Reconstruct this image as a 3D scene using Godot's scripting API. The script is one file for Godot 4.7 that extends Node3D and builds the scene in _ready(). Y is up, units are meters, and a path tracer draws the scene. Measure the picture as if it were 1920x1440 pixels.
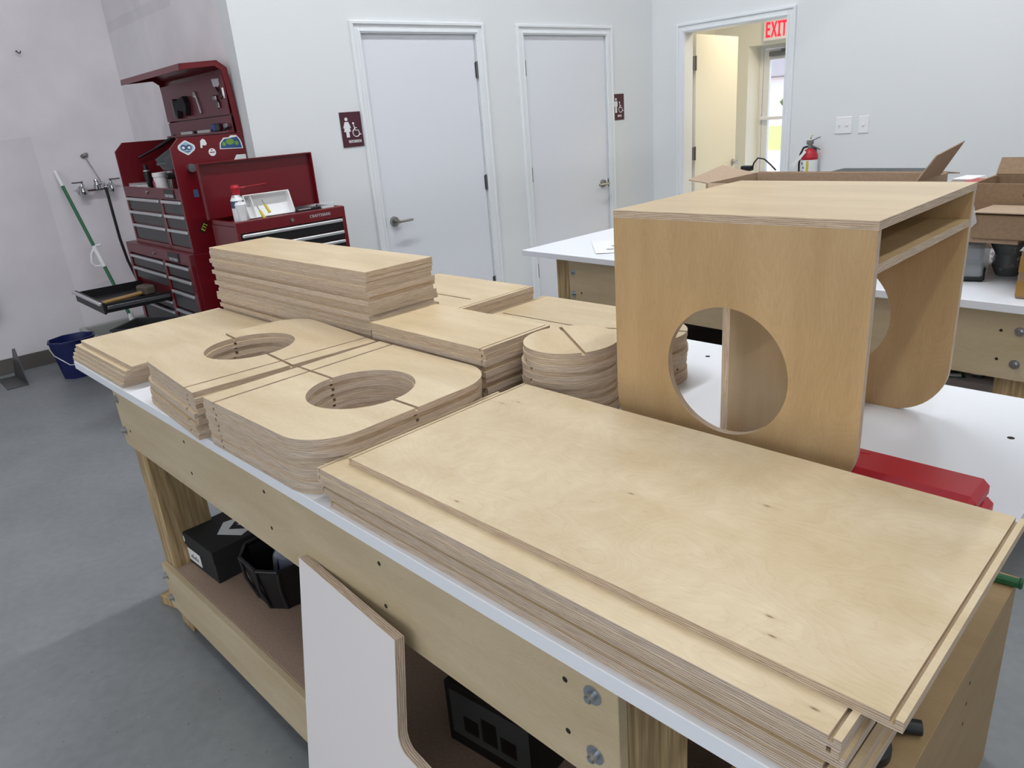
extends Node3D
# A woodshop bench stacked with birch plywood parts. World axes follow the near bench:
# x runs along its front edge, y is up, z points out of its front towards the camera side.
# The building is turned a little against the bench; wp() takes building axes to bench axes.

const TH := 1.534769          # turn of the building axes
const HB := 0.9037            # height of the bench top
const T := 0.0127             # thickness of the plywood
var M := {}                   # materials
var names := {}
var face_mats: Array = []
var edge_mats: Array = []


# ------------------------------------------------------------------ mesh builder
class MB:
	var v := PackedVector3Array()
	var n := PackedVector3Array()
	var u := PackedVector2Array()
	var xf := Transform3D.IDENTITY

	func at(p: Vector3) -> MB:
		xf = Transform3D(Basis.IDENTITY, p)
		return self

	func tri(a: Vector3, b: Vector3, c: Vector3, na: Vector3, nb: Vector3, nc: Vector3, ua: Vector2, ub: Vector2, uc: Vector2) -> void:
		if (b - a).cross(c - a).dot(na + nb + nc) > 0.0:
			v.append_array([xf * a, xf * c, xf * b])
			n.append_array([xf.basis * na, xf.basis * nc, xf.basis * nb])
			u.append_array([ua, uc, ub])
		else:
			v.append_array([xf * a, xf * b, xf * c])
			n.append_array([xf.basis * na, xf.basis * nb, xf.basis * nc])
			u.append_array([ua, ub, uc])

	func uvof(p: Vector3, m: Vector3) -> Vector2:
		var k := m.abs()
		if k.y >= k.x and k.y >= k.z:
			return Vector2(p.x, p.z)
		if k.z >= k.x:
			return Vector2(p.x, -p.y)
		return Vector2(p.z, -p.y)

	func ftri(a: Vector3, b: Vector3, c: Vector3, m: Vector3) -> void:
		tri(a, b, c, m, m, m, uvof(a, m), uvof(b, m), uvof(c, m))

	func quad(a: Vector3, b: Vector3, c: Vector3, d: Vector3, m: Vector3) -> void:
		ftri(a, b, c, m)
		ftri(a, c, d, m)

	# a quad whose normal comes from its corners, on the side of `to`
	func sheet(a: Vector3, b: Vector3, c: Vector3, d: Vector3, thick: float) -> MB:
		var m := (b - a).cross(d - a).normalized()
		var o := m * thick
		quad(a, b, c, d, -m)
		quad(a + o, b + o, c + o, d + o, m)
		var q := [a, b, c, d]
		for i in 4:
			var p: Vector3 = q[i]
			var r: Vector3 = q[(i + 1) % 4]
			quad(p, r, r + o, p + o, (r - p).cross(m).normalized())
		return self

	func box(c: Vector3, s: Vector3, bev := 0.0) -> MB:
		var h := s * 0.5
		var b: float = min(bev, min(h.x, min(h.y, h.z)) * 0.9)
		for ax in 3:
			var a1 := (ax + 1) % 3
			var a2 := (ax + 2) % 3
			for sg in [-1.0, 1.0]:
				var q: Array = []
				for ij in [[-1, -1], [1, -1], [1, 1], [-1, 1]]:
					var p := Vector3.ZERO
					p[ax] = sg * h[ax]
					p[a1] = ij[0] * (h[a1] - b)
					p[a2] = ij[1] * (h[a2] - b)
					q.append(c + p)
				var m := Vector3.ZERO
				m[ax] = sg
				quad(q[0], q[1], q[2], q[3], m)
			if b > 0.0:
				for s1 in [-1.0, 1.0]:
					for s2 in [-1.0, 1.0]:
						var e: Array = []
						for k in [[0, -1.0], [1, -1.0], [1, 1.0], [0, 1.0]]:
							var p := Vector3.ZERO
							p[ax] = k[1] * (h[ax] - b)
							p[a1] = s1 * (h[a1] - (b if k[0] == 1 else 0.0))
							p[a2] = s2 * (h[a2] - (b if k[0] == 0 else 0.0))
							e.append(c + p)
						var m := Vector3.ZERO
						m[a1] = s1 * 0.7071
						m[a2] = s2 * 0.7071
						quad(e[0], e[1], e[2], e[3], m)
		if b > 0.0:
			for sx in [-1.0, 1.0]:
				for sy in [-1.0, 1.0]:
					for sz in [-1.0, 1.0]:
						var k := Vector3(sx, sy, sz)
						ftri(c + k * (h - Vector3(0, b, b)), c + k * (h - Vector3(b, 0, b)), c + k * (h - Vector3(b, b, 0)), k.normalized())
		return self

	# box given by its corners
	func bx(x0: float, x1: float, y0: float, y1: float, z0: float, z1: float, bev := 0.0) -> MB:
		return box(Vector3(x0 + x1, y0 + y1, z0 + z1) * 0.5, Vector3(absf(x1 - x0), absf(y1 - y0), absf(z1 - z0)), bev)

	func cyl(p0: Vector3, p1: Vector3, r0: float, r1 := -1.0, seg := 16, caps := true) -> MB:
		if r1 < 0.0:
			r1 = r0
		var d := (p1 - p0).normalized()
		var e := (Vector3.UP if absf(d.y) < 0.9 else Vector3.RIGHT).cross(d).normalized()
		var g := d.cross(e)
		var ln := p0.distance_to(p1)
		for i in seg:
			var a0 := TAU * i / seg
			var a1 := TAU * (i + 1) / seg
			var m0 := e * cos(a0) + g * sin(a0)
			var m1 := e * cos(a1) + g * sin(a1)
			var ua := Vector2(a0 * r0, 0)
			var ub := Vector2(a1 * r0, 0)
			var uc := Vector2(a1 * r0, ln)
			var ud := Vector2(a0 * r0, ln)
			tri(p0 + m0 * r0, p0 + m1 * r0, p1 + m1 * r1, m0, m1, m1, ua, ub, uc)
			tri(p0 + m0 * r0, p1 + m1 * r1, p1 + m0 * r1, m0, m1, m0, ua, uc, ud)
			if caps:
				if r0 > 0.0001:
					tri(p0, p0 + m0 * r0, p0 + m1 * r0, -d, -d, -d, Vector2.ZERO, Vector2(cos(a0), sin(a0)) * r0, Vector2(cos(a1), sin(a1)) * r0)
				if r1 > 0.0001:
					tri(p1, p1 + m0 * r1, p1 + m1 * r1, d, d, d, Vector2.ZERO, Vector2(cos(a0), sin(a0)) * r1, Vector2(cos(a1), sin(a1)) * r1)
		return self

	func tube(path: Array, r: float, seg := 8) -> MB:
		var e := Vector3.ZERO
		var rings: Array = []
		for i in path.size():
			var a: Vector3 = path[max(i - 1, 0)]
			var b: Vector3 = path[min(i + 1, path.size() - 1)]
			var d := (b - a).normalized()
			if i == 0:
				e = (Vector3.UP if absf(d.y) < 0.9 else Vector3.RIGHT).cross(d).normalized()
			e = (e - d * e.dot(d)).normalized()
			var g := d.cross(e)
			var ring: Array = []
			for k in seg:
				ring.append(e * cos(TAU * k / seg) + g * sin(TAU * k / seg))
			rings.append(ring)
		for i in path.size() - 1:
			var p: Vector3 = path[i]
			var q: Vector3 = path[i + 1]
			for k in seg:
				var k1 := (k + 1) % seg
				var a: Vector3 = rings[i][k]
				var b: Vector3 = rings[i][k1]
				var c: Vector3 = rings[i + 1][k1]
				var d: Vector3 = rings[i + 1][k]
				tri(p + a * r, p + b * r, q + c * r, a, b, c, Vector2(k, i), Vector2(k1, i), Vector2(k1, i + 1))
				tri(p + a * r, q + c * r, q + d * r, a, c, d, Vector2(k, i), Vector2(k1, i + 1), Vector2(k, i + 1))
		for j in [0, path.size() - 1]:
			var p: Vector3 = path[j]
			var o: Vector3 = path[1 if j == 0 else j - 1]
			var m := (p - o).normalized()
			for k in seg:
				ftri(p, p + rings[j][k] * r, p + rings[j][(k + 1) % seg] * r, m)
		return self

	# profile of (radius, height) turned about the y axis through c; hard[i] breaks the shading at a point
	func lathe(prof: Array, c := Vector3.ZERO, seg := 24, sx := 1.0, sz := 1.0) -> MB:
		for i in prof.size() - 1:
			var p: Vector2 = prof[i]
			var q: Vector2 = prof[i + 1]
			var t := (q - p).normalized()
			for k in seg:
				var a0 := TAU * k / seg
				var a1 := TAU * (k + 1) / seg
				var c0 := Vector3(cos(a0) * sx, 0, sin(a0) * sz)
				var c1 := Vector3(cos(a1) * sx, 0, sin(a1) * sz)
				var m0 := (Vector3(cos(a0), 0, sin(a0)) * t.y + Vector3(0, -t.x, 0)).normalized()
				var m1 := (Vector3(cos(a1), 0, sin(a1)) * t.y + Vector3(0, -t.x, 0)).normalized()
				var A := c + c0 * p.x + Vector3(0, p.y, 0)
				var B := c + c1 * p.x + Vector3(0, p.y, 0)
				var C := c + c1 * q.x + Vector3(0, q.y, 0)
				var D := c + c0 * q.x + Vector3(0, q.y, 0)
				var ua := Vector2(a0 / TAU, p.y)
				var ub := Vector2(a1 / TAU, p.y)
				var uc := Vector2(a1 / TAU, q.y)
				var ud := Vector2(a0 / TAU, q.y)
				if p.x > 0.00001:
					tri(A, B, C, m0, m1, m1, ua, ub, uc)
				if q.x > 0.00001:
					tri(A, C, D, m0, m1, m0, ua, uc, ud)
		return self

	# flat polygon in x and z, from y0 up to y1
	func prism(poly: PackedVector2Array, y0: float, y1: float) -> MB:
		var idx := Geometry2D.triangulate_polygon(poly)
		for i in range(0, idx.size(), 3):
			for yy in [[y0, -1.0], [y1, 1.0]]:
				var q: Array = []
				for k in 3:
					var p := poly[idx[i + k]]
					q.append(Vector3(p.x, yy[0], p.y))
				ftri(q[0], q[1], q[2], Vector3(0, yy[1], 0))
		walls(poly, y0, y1, 0.0, 0.0, false)
		return self

	# side walls of a polygon; with ply true the texture runs along the edge and across the thickness t
	func walls(poly: PackedVector2Array, y0: float, y1: float, base: float, t: float, ply: bool, skip_axis := false) -> MB:
		var cw := Geometry2D.is_polygon_clockwise(poly)
		var run := 0.0
		for i in poly.size():
			var a := poly[i]
			var b := poly[(i + 1) % poly.size()]
			var ln := a.distance_to(b)
			if ln < 0.00002:
				continue
			if skip_axis and absf(a.y) < 0.00005 and absf(b.y) < 0.00005:
				continue
			var o := Vector2(b.y - a.y, a.x - b.x) / ln
			if cw:
				o = -o
			var m := Vector3(o.x, 0, o.y)
			var A := Vector3(a.x, y0, a.y)
			var B := Vector3(b.x, y0, b.y)
			var C := Vector3(b.x, y1, b.y)
			var D := Vector3(a.x, y1, a.y)
			if ply:
				var v0 := 1.0 - (y0 - base) / t
				var v1 := 1.0 - (y1 - base) / t
				var ua := Vector2(run, v0)
				var ub := Vector2(run + ln, v0)
				var uc := Vector2(run + ln, v1)
				var ud := Vector2(run, v1)
				tri(A, B, C, m, m, m, ua, ub, uc)
				tri(A, C, D, m, m, m, ua, uc, ud)
			else:
				quad(A, B, C, D, m)
			run += ln
		return self

	func caps(poly: PackedVector2Array, y: float, up: float) -> MB:
		var idx := Geometry2D.triangulate_polygon(poly)
		for i in range(0, idx.size(), 3):
			var q: Array = []
			for k in 3:
				var p := poly[idx[i + k]]
				q.append(Vector3(p.x, y, p.y))
			ftri(q[0], q[1], q[2], Vector3(0, up, 0))
		return self

	func into(am: ArrayMesh, mat: Material) -> void:
		if v.is_empty():
			return
		var arr: Array = []
		arr.resize(Mesh.ARRAY_MAX)
		arr[Mesh.ARRAY_VERTEX] = v
		arr[Mesh.ARRAY_NORMAL] = n
		arr[Mesh.ARRAY_TEX_UV] = u
		am.add_surface_from_arrays(Mesh.PRIMITIVE_TRIANGLES, arr)
		am.surface_set_material(am.get_surface_count() - 1, mat)


# ------------------------------------------------------------------ node helpers
func wp(p: Vector3) -> Vector3:
	return Vector3(cos(TH) * p.x + sin(TH) * p.z - 1.533751, p.y, -sin(TH) * p.x + cos(TH) * p.z - 5.307379)


func numbered(nm: String) -> String:
	var k: int = names.get(nm, 0)
	names[nm] = k + 1
	return nm if k == 0 else "%s_%03d" % [nm, k]


func tag(o: Node, label: String, cat: String, group := "", kind := "") -> void:
	if label != "":
		o.set_meta("label", label)
	if cat != "":
		o.set_meta("category", cat)
	if group != "":
		o.set_meta("group", group)
	if kind != "":
		o.set_meta("kind", kind)


func mesh_of(mb, mat) -> ArrayMesh:
	var am := ArrayMesh.new()
	if mb is Array:
		for i in mb.size():
			mb[i].into(am, mat[i])
	else:
		mb.into(am, mat)
	return am


func part(parent: Node, nm: String, mb, mat, label := "") -> MeshInstance3D:
	var o := MeshInstance3D.new()
	o.name = nm
	o.mesh = mb if mb is Mesh else mesh_of(mb, mat)
	parent.add_child(o, true)
	if label != "":
		o.set_meta("label", label)
	return o


# a thing in bench axes
func thing(nm: String, label: String, cat: String, pos := Vector3.ZERO, yaw := 0.0, group := "") -> Node3D:
	var o := Node3D.new()
	o.name = numbered(nm)
	add_child(o)
	o.position = pos
	o.rotation.y = yaw
	tag(o, label, cat, group)
	return o


# a thing in building axes
func thing_w(nm: String, label: String, cat: String, pos: Vector3, yaw := 0.0, group := "") -> Node3D:
	return thing(nm, label, cat, wp(pos), TH + yaw, group)


func single(nm: String, label: String, cat: String, mb, mat, pos := Vector3.ZERO, yaw := 0.0, group := "") -> MeshInstance3D:
	var o := MeshInstance3D.new()
	o.name = numbered(nm)
	o.mesh = mb if mb is Mesh else mesh_of(mb, mat)
	add_child(o)
	o.position = pos
	o.rotation.y = yaw
	tag(o, label, cat, group)
	return o


func single_w(nm: String, label: String, cat: String, mb, mat, pos: Vector3, yaw := 0.0, group := "") -> MeshInstance3D:
	return single(nm, label, cat, mb, mat, wp(pos), TH + yaw, group)


func struct_w(nm: String, label: String, cat: String, mb, mat) -> MeshInstance3D:
	var o := single_w(nm, label, cat, mb, mat, Vector3.ZERO)
	o.set_meta("kind", "structure")
	return o


func text(parent: Node, nm: String, s: String, height: float, xf: Transform3D, mat: Material, depth := 0.002, bold := 700, wide := 1.0) -> MeshInstance3D:
	var tm := TextMesh.new()
	var f := SystemFont.new()
	f.font_names = PackedStringArray(["Droid Sans"])
	f.font_weight = bold
	tm.font = f
	tm.text = s
	tm.font_size = 64
	tm.pixel_size = height / (64.0 * 0.714)
	tm.depth = depth
	tm.curve_step = 2.0
	tm.material = mat
	var o := MeshInstance3D.new()
	o.name = nm
	o.mesh = tm
	parent.add_child(o, true)
	o.transform = xf * Transform3D(Basis.from_scale(Vector3(wide, 1, 1)), Vector3.ZERO)
	return o


# ------------------------------------------------------------------ materials
func mat(c: Color, rough := 0.6, metal := 0.0) -> StandardMaterial3D:
	var m := StandardMaterial3D.new()
	m.albedo_color = c
	m.roughness = rough
	m.metallic = metal
	return m


func rgb(r: float, g: float, b: float) -> Color:
	return Color(r / 255.0, g / 255.0, b / 255.0)


func texmat(img: Image, rough: float, scale: Vector3, tint := Color.WHITE, off := Vector3.ZERO) -> StandardMaterial3D:
	var m := mat(tint, rough)
	m.albedo_texture = tex(img)
	m.uv1_scale = scale
	m.uv1_offset = off
	return m


var tex_cache := {}


func tex(img: Image) -> ImageTexture:
	if not tex_cache.has(img):
		tex_cache[img] = ImageTexture.create_from_image(img)
	return tex_cache[img]


func field(w: int, h: int, sx: int, sy: int, freq: float, sd: int, oct := 3) -> PackedByteArray:
	var f := FastNoiseLite.new()
	f.seed = sd
	f.frequency = freq
	f.noise_type = FastNoiseLite.TYPE_SIMPLEX_SMOOTH
	f.fractal_octaves = oct
	var im := f.get_seamless_image(max(w / sx, 8), max(h / sy, 8))
	im.convert(Image.FORMAT_L8)
	im.resize(w, h, Image.INTERPOLATE_CUBIC)
	return im.get_data()


func veneer() -> Image:
	var w := 1536
	var h := 768
	var low := field(w, h, 12, 3, 0.016, 11, 2)
	var band := field(w, h, 24, 4, 0.03, 23, 3)
	var fine := field(w, h, 12, 1, 0.22, 35, 2)
	var fleck := field(w, h, 6, 1, 0.35, 47, 1)
	var d := PackedByteArray()
	d.resize(w * h * 3)
	for i in w * h:
		var l := low[i] / 255.0
		var r := l * 15.0 + fine[i] * 0.0012
		r = r - floorf(r)
		var line: float = max(0.0, 1.0 - absf(r - 0.5) * 9.0)
		var saw := r * 0.5
		var t := 0.56 + (band[i] - 128) * 0.0024 + (fine[i] - 128) * 0.0011 + saw * 0.16 - line * 0.15
		if fleck[i] > 190:
			t -= (fleck[i] - 190) * 0.003
		t = clampf(t, 0.0, 1.0)
		d[i * 3] = int(190.0 + 30.0 * t)
		d[i * 3 + 1] = int(168.0 + 34.0 * t)
		d[i * 3 + 2] = int(130.0 + 42.0 * t)
	return Image.create_from_data(w, h, false, Image.FORMAT_RGB8, d)


func figured() -> Image:
	# rotary-cut birch with wandering growth rings, pale ripple and pin knots
	var w := 1536
	var h := 768
	var low := field(w, h, 6, 3, 0.010, 211, 2)
	var wav := field(w, h, 3, 2, 0.035, 223, 2)
	var band := field(w, h, 10, 4, 0.02, 227, 3)
	var fine := field(w, h, 10, 1, 0.2, 229, 2)
	var rip := field(w, h, 3, 5, 0.05, 233, 2)
	var d := PackedByteArray()
	d.resize(w * h * 3)
	for i in w * h:
		var r := low[i] / 255.0 * 11.0 + wav[i] / 255.0 * 0.9 + fine[i] * 0.0009
		r = r - floorf(r)
		var line: float = max(0.0, 1.0 - absf(r - 0.5) * 14.0)
		var t := 0.52 + (band[i] - 128) * 0.0021 + (fine[i] - 128) * 0.0009 + (rip[i] - 128) * 0.0011 + (r - 0.5) * 0.10 - line * 0.22
		t = clampf(t, 0.0, 1.0)
		d[i * 3] = int(190.0 + 30.0 * t)
		d[i * 3 + 1] = int(168.0 + 34.0 * t)
		d[i * 3 + 2] = int(130.0 + 42.0 * t)
	var im := Image.create_from_data(w, h, false, Image.FORMAT_RGB8, d)
	# pin knots
	for q in [[0.12, 0.26], [0.10, 0.30], [0.72, 0.78], [0.735, 0.83], [0.47, 0.55], [0.30, 0.86], [0.62, 0.40]]:
		var cx := int(q[0] * w)
		var cy := int(q[1] * h)
		for y in range(-9, 10):
			for x in range(-34, 35):
				var k := 1.0 - sqrt(pow(x / 34.0, 2) + pow(y / 7.0, 2))
				var core := 1.0 - sqrt(pow(x / 9.0, 2) + pow(y / 3.0, 2))
				if k > 0.0:
					var p := im.get_pixel((cx + x + w) % w, (cy + y + h) % h)
					p = p.lerp(Color(0.62, 0.5, 0.34), k * 0.22)
					if core > 0.0:
						p = p.lerp(Color(0.34, 0.25, 0.16), core * 0.8)
					im.set_pixel((cx + x + w) % w, (cy + y + h) % h, p)
	return im


func ply_edge() -> Image:
	var w := 1024
	var h := 72
	var long := field(w, h, 16, 1, 0.12, 5, 2)
	var grit := field(w, h, 1, 2, 0.4, 6, 2)
	var wob := field(w, h, 8, 8, 0.08, 7, 2)
	var d := PackedByteArray()
	d.resize(w * h * 3)
	for y in h:
		for x in w:
			var i := y * w + x
			var yy := clampf((y + (wob[i] - 128) * 0.018) / h, 0.0, 0.9999) * 9.0
			var lay := int(yy)
			var fr := yy - lay
			var t := 0.80 if lay % 2 == 0 else 0.42
			t += (long[i] - 128) * 0.0022
			if lay % 2 == 1:
				t += (grit[i] - 128) * 0.0022
			if fr < 0.13:
				t -= 0.20
			if lay % 2 == 1 and long[(y * w + x * 3) % (w * h)] > 205:
				t -= 0.45
			t = clampf(t, 0.0, 1.0)
			d[i * 3] = int(140.0 + 92.0 * t)
			d[i * 3 + 1] = int(118.0 + 98.0 * t)
			d[i * 3 + 2] = int(98.0 + 98.0 * t)
	return Image.create_from_data(w, h, false, Image.FORMAT_RGB8, d)


func grain(w: int, h: int, sx: int, sy: int, c0: Color, c1: Color, sd: int, freq := 0.05, gain := 1.6) -> Image:
	var a := field(w, h, sx, sy, freq, sd, 4)
	var b := field(w, h, sx, sy, freq * 4.0, sd + 1, 2)
	var d := PackedByteArray()
	d.resize(w * h * 3)
	for i in w * h:
		var t := clampf(0.5 + ((a[i] - 128) * 0.7 + (b[i] - 128) * 0.3) / 255.0 * gain, 0.0, 1.0)
		var c := c0.lerp(c1, t)
		d[i * 3] = int(c.r * 255.0)
		d[i * 3 + 1] = int(c.g * 255.0)
		d[i * 3 + 2] = int(c.b * 255.0)
	return Image.create_from_data(w, h, false, Image.FORMAT_RGB8, d)


func concrete() -> Image:
	var w := 1024
	var h := 1024
	var a := field(w, h, 4, 4, 0.02, 71, 4)
	var b := field(w, h, 1, 1, 0.05, 72, 3)
	var s := field(w, h, 1, 1, 0.16, 73, 1)
	var d := PackedByteArray()
	d.resize(w * h * 3)
	for i in w * h:
		var t := 130.0 + (a[i] - 128) * 0.05 + (b[i] - 128) * 0.04
		if s[i] > 246:
			t += 30.0
		elif s[i] < 9:
			t -= 45.0
		d[i * 3] = int(clampf(t - 2.0, 0, 255))
		d[i * 3 + 1] = int(clampf(t + 1.0, 0, 255))
		d[i * 3 + 2] = int(clampf(t + 3.0, 0, 255))
	return Image.create_from_data(w, h, false, Image.FORMAT_RGB8, d)


func alcove_paint() -> Image:
	# unfinished drywall: rolled primer, taped joints, sanded patches, a few holes; 4 m wide, 3 m tall
	var w := 1024
	var h := 768
	var a := field(w, h, 4, 4, 0.03, 91, 4)
	var d := PackedByteArray()
	d.resize(w * h * 3)
	for y in h:
		for x in w:
			var i := y * w + x
			var t := (a[i] - 128) * 0.055
			var px := x / 256.0
			var py := 3.0 - y / 256.0
			if py < 1.62 + 0.01 * sin(px * 9.0) and px > 2.75 and px < 3.55:
				t -= 8.0
			if absf(px - 2.62) < 0.06 and py > 1.3:
				t -= 4.0
			if absf(py - 2.33) < 0.035 and px > 1.9 and px < 3.2:
				t -= 7.0
			d[i * 3] = int(233.0 + t)
			d[i * 3 + 1] = int(228.0 + t)
			d[i * 3 + 2] = int(231.0 + t)
	return Image.create_from_data(w, h, false, Image.FORMAT_RGB8, d)


func make_materials() -> void:
	var ven := veneer()
	var edge := ply_edge()
	var tints := [Color(1, 1, 1), Color(0.985, 0.97, 0.945), Color(1, 0.985, 0.96), Color(0.965, 0.955, 0.935), Color(0.99, 0.985, 0.985)]
	for k in 5:
		var m := texmat(ven, 0.4, Vector3(1.0 / 1.1, 1.0 / 0.55, 1), tints[k], Vector3(0.17 + 0.231 * k, 0.37 * k, 0))
		m.metallic_specular = 0.4
		face_mats.append(m)
		edge_mats.append(texmat(edge, 0.75, Vector3(1.0 / 0.45, 1, 1), tints[(k + 2) % 5], Vector3(0.19 * k, 0, 0)))
	var fig := figured()
	for k in 2:
		M["figured_%d" % k] = texmat(fig, 0.38, Vector3(1.0 / 1.1, 1.0 / 0.55, 1), Color.WHITE, Vector3([0.46, 0.1][k], [0.5, 0.2][k], 0))
		M["figured_%d" % k].metallic_specular = 0.45
	M.apron = texmat(ven, 0.5, Vector3(1.0 / 1.1, 1.0 / 0.55, 1), Color(0.93, 0.93, 0.92), Vector3(0.4, 0.1, 0))
	M.panel_face = texmat(ven, 0.3, Vector3(1.0 / 1.1, 1.0 / 0.55, 1), Color(0.97, 0.93, 0.85), Vector3(0.62, 0.55, 0))
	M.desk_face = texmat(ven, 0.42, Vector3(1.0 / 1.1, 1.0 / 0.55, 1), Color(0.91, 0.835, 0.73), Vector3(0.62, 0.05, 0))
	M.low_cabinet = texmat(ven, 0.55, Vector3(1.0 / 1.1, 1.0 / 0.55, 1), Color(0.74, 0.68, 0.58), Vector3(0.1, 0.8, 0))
	M.pine = texmat(grain(512, 512, 4, 16, rgb(138, 114, 78), rgb(204, 178, 134), 131, 0.09, 1.5), 0.7, Vector3(1.0 / 0.25, 1.0 / 1.2, 1))
	M.mdf = texmat(grain(256, 256, 1, 1, rgb(150, 126, 108), rgb(168, 143, 124), 141, 0.2), 0.7, Vector3(2, 2, 1))
	M.floor = texmat(concrete(), 0.42, Vector3(1.0 / 2.6, 1.0 / 2.6, 1))
	M.alcove = texmat(alcove_paint(), 0.75, Vector3(1.0 / 4.0, 1.0 / 3.0, 1))
	M.paint = texmat(grain(256, 256, 1, 1, rgb(225, 228, 229), rgb(227, 229, 230), 151, 0.1), 0.55, Vector3(0.7, 0.7, 1))
	M.cardboard = texmat(grain(256, 256, 1, 1, rgb(166, 142, 119), rgb(180, 156, 132), 161, 0.12), 0.8, Vector3(2, 2, 1))
	M.cardboard_dark = texmat(grain(256, 256, 1, 1, rgb(138, 112, 86), rgb(152, 126, 99), 162, 0.12), 0.8, Vector3(2, 2, 1))
	M.door = mat(rgb(226, 228, 234), 0.4)
	M.casing = mat(rgb(232, 235, 237), 0.35)
	M.laminate = mat(rgb(233, 235, 240), 0.32)
	M.white_panel = mat(rgb(228, 223, 222), 0.5)
	M.white = mat(rgb(236, 236, 236), 0.5)
	M.cream = mat(rgb(236, 233, 220), 0.6)
	M.base_grey = mat(rgb(92, 88, 84), 0.6)
	M.chrome = mat(rgb(205, 205, 208), 0.16, 1.0)
	M.nickel = mat(rgb(168, 164, 156), 0.32, 1.0)
	M.zinc = mat(rgb(190, 196, 202), 0.3, 1.0)
	M.steel = mat(rgb(150, 148, 146), 0.45, 1.0)
	M.hinge = mat(rgb(112, 112, 114), 0.4, 0.9)
	M.alu = mat(rgb(205, 205, 206), 0.38, 0.6)
	M.red = mat(rgb(104, 9, 22), 0.36)
	M.red.clearcoat_enabled = true
	M.red.clearcoat = 0.2
	M.red.clearcoat_roughness = 0.15
	M.maroon = mat(rgb(104, 36, 48), 0.4)
	M.case_red = mat(rgb(178, 26, 40), 0.42)
	M.drawer = mat(rgb(66, 66, 68), 0.45)
	M.black = mat(rgb(22, 22, 24), 0.45)
	M.black_matte = mat(rgb(30, 30, 32), 0.75)
	M.dark = mat(rgb(40, 36, 33), 0.8)
	M.hole = mat(rgb(38, 30, 24), 0.9)
	M.grey = mat(rgb(120, 122, 124), 0.55)
	M.bin_grey = mat(rgb(96, 100, 102), 0.5)
	M.green = mat(rgb(34, 104, 66), 0.45)
	M.green_dark = mat(rgb(22, 84, 46), 0.4)
	M.bristle = mat(rgb(92, 138, 58), 0.9)
	M.navy = mat(rgb(20, 30, 86), 0.4)
	M.blue = mat(rgb(40, 70, 160), 0.5)
	M.sign = mat(rgb(74, 26, 40), 0.45)
	M.handle_wood = mat(rgb(178, 140, 88), 0.6)
	M.rubber = mat(rgb(92, 84, 74), 0.8)
	M.yellow = mat(rgb(206, 190, 62), 0.5)
	M.sticker_white = mat(rgb(228, 230, 230), 0.5)
	M.sticker_blue = mat(rgb(150, 182, 206), 0.5)
	M.sticker_navy = mat(rgb(64, 84, 116), 0.5)
	M.sticker_green = mat(rgb(110, 150, 60), 0.5)
	M.sticker_deep = mat(rgb(48, 82, 132), 0.5)
	M.basin = mat(rgb(168, 170, 164), 0.5)
	M.clear = mat(Color(0.9, 0.93, 0.95, 0.25), 0.08)
	M.clear.transparency = BaseMaterial3D.TRANSPARENCY_ALPHA
	M.glass = mat(Color(0.95, 0.98, 1.0, 0.06), 0.02)
	M.glass.transparency = BaseMaterial3D.TRANSPARENCY_ALPHA
	M.tape = mat(rgb(160, 122, 66), 0.3)
	M.ink = mat(rgb(52, 34, 24), 0.7)
	M.exit_red = mat(rgb(230, 30, 60), 0.5)
	M.exit_red.emission_enabled = true
	M.exit_red.emission = rgb(255, 40, 70)
	M.exit_red.emission_energy_multiplier = 0.8
	M.tube_light = mat(Color.WHITE, 0.5)
	M.tube_light.emission_enabled = true
	M.tube_light.emission = Color(1, 0.985, 0.96)
	M.tube_light.emission_energy_multiplier = 4.0
	M.daylight = mat(Color.WHITE, 0.5)
	M.daylight.emission_enabled = true
	M.daylight.emission = Color(0.95, 0.975, 1.0)
	M.daylight.emission_energy_multiplier = 1.2
	M.paint_dull = mat(rgb(170, 172, 174), 0.7)
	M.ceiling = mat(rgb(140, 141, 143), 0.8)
	M.grass = texmat(grain(256, 256, 1, 1, rgb(150, 142, 70), rgb(186, 178, 100), 171, 0.15), 0.9, Vector3(0.5, 0.5, 1))
	M.pavement = mat(rgb(200, 180, 172), 0.9)
	M.leaf = mat(rgb(112, 130, 56), 0.9)
	M.roof = mat(rgb(130, 124, 128), 0.9)


# ------------------------------------------------------------------ shapes in plywood
const UPF := Basis(Vector3(1, 0, 0), Vector3(0, 0, -1), Vector3(0, 1, 0))   # flat drawing facing +z
const FXB := Basis(Vector3(0, 0, 1), Vector3(1, 0, 0), Vector3(0, 1, 0))    # flat drawing facing -x


func rect(x0: float, z0: float, x1: float, z1: float) -> PackedVector2Array:
	return PackedVector2Array([Vector2(x0, z0), Vector2(x1, z0), Vector2(x1, z1), Vector2(x0, z1)])


func disc(c: Vector2, r: float, seg := 48, ry := -1.0) -> PackedVector2Array:
	var p := PackedVector2Array()
	for i in seg:
		p.append(c + Vector2(cos(TAU * i / seg) * r, sin(TAU * i / seg) * (r if ry < 0.0 else ry)))
	return p


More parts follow.
